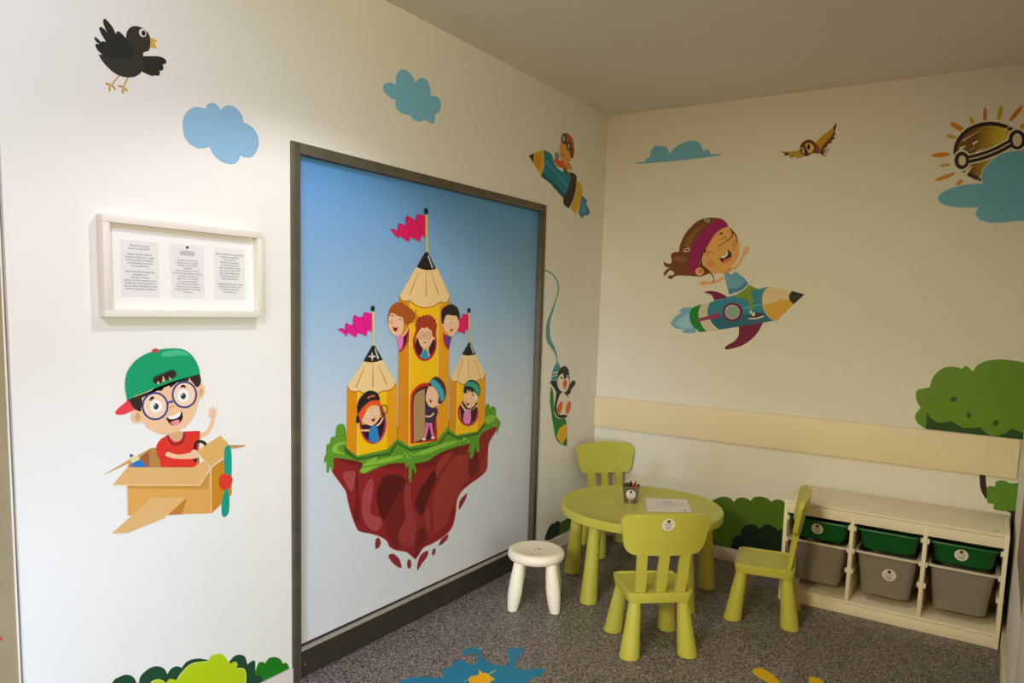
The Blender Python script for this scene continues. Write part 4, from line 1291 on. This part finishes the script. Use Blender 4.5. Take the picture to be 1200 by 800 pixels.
# ---- papers on the table
def sheet(name, quad, z, label, m, lines=True, thick=0.0012):
    c = sum((Vector(q) for q in quad), Vector((0, 0)))/4
    t = thing(name, label, 'paper', (c.x, c.y, z))
    bm = bmesh.new()
    loft(bm, [[(q[0]-c.x, q[1]-c.y, 0) for q in quad], [(q[0]-c.x, q[1]-c.y, thick) for q in quad]])
    mesh_obj('page', bm, m, t)
    if lines:
        A_, B_, C_, D_ = [Vector((q[0]-c.x, q[1]-c.y, thick+0.0003)) for q in quad]

        def uv(u, v):
            return (A_*(1-u)+B_*u)*(1-v)+(D_*(1-u)+C_*u)*v
        bm = bmesh.new()
        for u0, u1, v0, v1 in ((0.36, 0.56, 0.24, 0.30), (0.14, 0.86, 0.36, 0.375), (0.14, 0.84, 0.43, 0.445), (0.3, 0.7, 0.50, 0.53), (0.14, 0.8, 0.60, 0.612), (0.14, 0.5, 0.68, 0.69)):
            bm.faces.new([bm.verts.new(p) for p in (uv(u0, v0), uv(u0, v1), uv(u1, v1), uv(u1, v0))])
        mesh_obj('printed_lines', bm, mat('#a8a2b4', 0.6), t)
        bm = bmesh.new()
        bm.faces.new([bm.verts.new(p) for p in (uv(0.80, 0.86), uv(0.80, 0.92), uv(0.87, 0.92), uv(0.87, 0.86))])
        mesh_obj('printed_mark', bm, mat('#4a4636', 0.6), t)
    return t


ZT = TZ-0.0013
sheet('paper_sheet', ((0.628, -0.583), (0.80, -0.478), (0.898, -0.700), (0.748, -0.832)), ZT, 'lower white sheet peeking out left under the printed page on the table', M_PAPER, False, 0.0008)
sheet('printed_page', ((0.645, -0.577), (0.826, -0.463), (0.944, -0.700), (0.777, -0.822)), ZT+0.0012, 'white printed page lying on the table behind the front chair', M_PAPER, True, 0.0012)

# ================================================================== STORAGE UNIT
UX0, UX1, UY0, UY1, UZ = 1.351, 2.336, -0.443, -0.014, 0.541
un = thing('storage_unit', 'low cream storage unit with three bays standing against the back wall', 'storage unit', ((UX0+UX1)/2, (UY0+UY1)/2, 0))
ucx, ucy = (UX0+UX1)/2, (UY0+UY1)/2
TP = 0.018


def ubox(name, x0, x1, y0, y1, z0, z1, m=M_CREAM, bevel=0.0015, parent=un):
    return box(name, x0-ucx, x1-ucx, y0-ucy, y1-ucy, z0, z1, m, parent, bevel)


ubox('side_panel', UX0, UX0+TP, UY0, UY1, 0, UZ)
ubox('side_panel', UX1-TP, UX1, UY0, UY1, 0, UZ)
ubox('top_panel', UX0+TP, UX1-TP, UY0+0.001, UY1, UZ-0.014, UZ-0.0005)
ubox('front_rail', UX0+TP, UX1-TP, UY0+0.0015, UY0+0.018, UZ-0.066, UZ-0.0155)
ubox('bottom_shelf', UX0+TP, UX1-TP, UY0+0.001, UY1, 0.056, 0.070)
ubox('plinth', UX0+TP, UX1-TP, UY0+0.004, UY0+0.020, 0.0, 0.0545)
ubox('back_panel', UX0+TP, UX1-TP, UY1-0.006, UY1, 0.070, UZ-0.014, mat('#b9ab90', 0.6))
inner = (UX1-UX0-4*TP)/3
bays = []
for k in range(3):
    bays.append(UX0+TP+k*(inner+TP)+inner/2)
for k in (0, 1):
    xd = bays[k]+inner/2
    ubox('divider', xd, xd+TP, UY0+0.0005, UY1-0.006, 0.070, UZ-0.014)
for x_, y_ in ((UX1-0.05, UY0+0.05), (UX0+0.055, UY1-0.03)):
    bm = bmesh.new()
    lathe(bm, [(0.007, UZ-0.0006), (0.007, UZ+0.0012), (0.004, UZ+0.0014), (0.0, UZ+0.0014)], x_-ucx, y_-ucy, 12)
    mesh_obj('screw_cap', bm, mat('#8f8266', 0.5), un)
# runners: three levels per bay
RZ = (0.452, 0.336, 0.232)
for bx_ in bays:
    for z in RZ:
        for s in (-1, 1):
            x = bx_+s*(inner/2-0.005)
            bm = bmesh.new()
            add_box(bm, x-0.005-ucx, x+0.005-ucx, UY0+0.006-ucy, UY1-0.02-ucy, z-0.016, z-0.0095)
            add_box(bm, x-0.005-ucx, x+0.005-ucx, UY0+0.004-ucy, UY0+0.014-ucy, z-0.014, z+0.008, 0.001)
            mesh_obj('runner', bm, M_RAIL, un)


# ---- bins: a tub with a flange that rides on the runners
def make_bin(name, label, depth, m, rim_m, group):
    t = thing(name, label, 'storage bin', (0, 0, 0), 0, group)
    w0, d0 = inner-0.036, 0.395
    tp = 0.07*depth+0.008
    bm = bmesh.new()
    R = []
    R.append(rrect(w0-2*tp-0.03, d0-2*tp-0.03, 0.03, -depth, 6))
    R.append(rrect(w0-2*tp-0.008, d0-2*tp-0.008, 0.038, -depth+0.003, 6))
    R.append(rrect(w0-2*tp, d0-2*tp, 0.042, -depth+0.014, 6))
    R.append(rrect(w0-0.004, d0-0.004, 0.034, -0.012, 6))
    R.append(rrect(w0, d0, 0.034, -0.004, 6))
    R.append(rrect(w0-0.006, d0-0.006, 0.032, -0.004, 6))
    R.append(rrect(w0-2*tp-0.006, d0-2*tp-0.006, 0.038, -depth+0.016, 6))
    loft(bm, R)
    mesh_obj('tub', bm, m, t, smooth=True, angle=0.9)
    bm = bmesh.new()
    wf = inner-0.008
    loft(bm, [rrect(w0-0.004, d0-0.004, 0.034, -0.009, 6), rrect(wf, d0+0.024, 0.022, -0.009, 6), rrect(wf, d0+0.024, 0.022, -0.001, 6),
              rrect(wf-0.004, d0+0.020, 0.021, 0.001, 6), rrect(w0-0.004, d0-0.004, 0.032, 0.001, 6), rrect(w0-0.007, d0-0.007, 0.031, -0.006, 6)], False, False)
    mesh_obj('rim', bm, rim_m, t, smooth=True, angle=0.9)
    return t, tp, d0


YB = UY0+0.016+0.2095
gb, tpg, dg_ = make_bin('storage_bin', 'shallow dark green plastic bin in the right bay, round sticker on its front', 0.106, M_BINGREEN, M_BINGREEN, 'green bins in the top row')
gb.location = (bays[2], YB, RZ[0])
g0 = copy_thing(gb, (bays[0], YB, RZ[0]), 0, 'shallow dark green plastic bin in the left bay, behind the side-on chair', 'green bins in the top row')
g1 = copy_thing(gb, (bays[1], YB, RZ[0]), 0, 'shallow dark green plastic bin without a sticker, in the middle bay', 'green bins in the top row')
kb, tpk, dk_ = make_bin('storage_bin', 'deep smoky grey plastic bin in the right bay, below the green bin', 0.222, M_BINGREY, M_BINRIM, 'grey bins in the bottom row')
kb.location = (bays[2], YB, RZ[1])
k0 = copy_thing(kb, (bays[0], YB, RZ[1]), 0, 'deep smoky grey plastic bin in the left bay, partly hidden by the side-on chair', 'grey bins in the bottom row')
k1 = copy_thing(kb, (bays[1], YB, RZ[1]), 0, 'deep smoky grey plastic bin in the middle bay with a round sticker', 'grey bins in the bottom row')


def bin_sticker(root, x, z, tp, d0, depth, r=0.029):
    f = (-z-0.012)/(depth-0.026)
    y = -(d0/2-0.002) + f*tp
    sl_ = math.atan2(tp-0.002, depth-0.026)
    m_ = Matrix.Translation((x, y-0.0006, z)) @ Matrix.Rotation(PI/2+sl_, 4, 'X')
    round_sticker(root, m_, r)


bin_sticker(gb, -0.010, -0.050, tpg, dg_, 0.106)
bin_sticker(g0, -0.008, -0.046, tpg, dg_, 0.106)
bin_sticker(k1, 0.018, -0.100, tpk, dk_, 0.222, 0.031)

# ================================================================== LIGHT
world = bpy.data.worlds.new('ambient_fill')  # weak warm ambient fill that keeps dark areas off black
scene.world = world
world.use_nodes = True
bg = world.node_tree.nodes['Background']
bg.inputs['Color'].default_value = (1.0, 0.86, 0.62, 1)
bg.inputs['Strength'].default_value = 0.03


def area(name, loc, target, sx, sy, power, col):
    l = bpy.data.lights.new(name, 'AREA')
    l.shape = 'RECTANGLE'
    l.size, l.size_y = sx, sy
    l.energy = power
    l.color = col
    o = bpy.data.objects.new(name, l)
    o.location = loc
    d = Vector(target)-Vector(loc)
    o.rotation_euler = d.to_track_quat('-Z', 'Y').to_euler()
    link(o)
    return o


def spot(name, loc, target, power, col, ang, blend, rad):
    l = bpy.data.lights.new(name, 'SPOT')
    l.energy = power
    l.color = col
    l.spot_size = math.radians(ang)
    l.spot_blend = blend
    l.shadow_soft_size = rad
    o = bpy.data.objects.new(name, l)
    o.location = loc
    d = Vector(target)-Vector(loc)
    o.rotation_euler = d.to_track_quat('-Z', 'Y').to_euler()
    link(o)
    return o


# light of the hall behind and beside the alcove: added soft fill panels and wall wash, lamps, daylight from a low glazed door
area('hall_fill_right', (5.8, -4.8, 1.4), (0, -4.8, 1.4), 5.0, 2.4, 138, (1.0, 1.0, 0.71))  # unseen area light, added to brighten the left wall
area('hall_fill_behind', (2.4, -7.8, 1.4), (2.4, 0, 1.4), 5.6, 2.4, 48, (1.0, 0.44, 0.03))  # unseen warm panel, added as soft fill from behind
spot('wall_wash_fill', (1.5, -4.4, 2.62), (0, -3.5, 1.7), 100, (0.50, 0.60, 1.0), 75, 0.8, 0.12)  # cool spot added to lift the upper end of the left wall
spot('downlight', (1.0, -2.6, 2.70), (1.0, -2.5, 0.0), 46, (0.92, 0.90, 1.0), 128, 0.35, 0.05)
spot('daylight_door', (1.5, -5.2, 0.6), (0, -2.6, 0.35), 230, (0.43, 0.62, 1.0), 55, 0.9, 0.3)
spot('hall_lamp', (1.3, -4.9, 1.9), (1.0, -0.3, 0.6), 195, (1.0, 0.97, 0.59), 60, 0.9, 0.3)


# ------------------------------------------------------------------ camera
cd = bpy.data.cameras.new('camera')
cd.sensor_fit = 'HORIZONTAL'
cd.sensor_width = 36.0
cd.lens = FPX/1200*36.0
cd.shift_x = (600-PPX)/1200
cd.shift_y = (PPY-400)/1200
cd.clip_start = 0.05
cam = bpy.data.objects.new('camera', cd)
cam.matrix_world = Matrix.Translation(CAM) @ Matrix((RGT, UPV, -FWD)).transposed().to_4x4()
link(cam)
scene.camera = cam

vs = scene.view_settings
vs.view_transform = 'Standard'
vs.look = 'None'
vs.exposure = 0.0
vs.gamma = 1.0
vs.use_curve_mapping = False
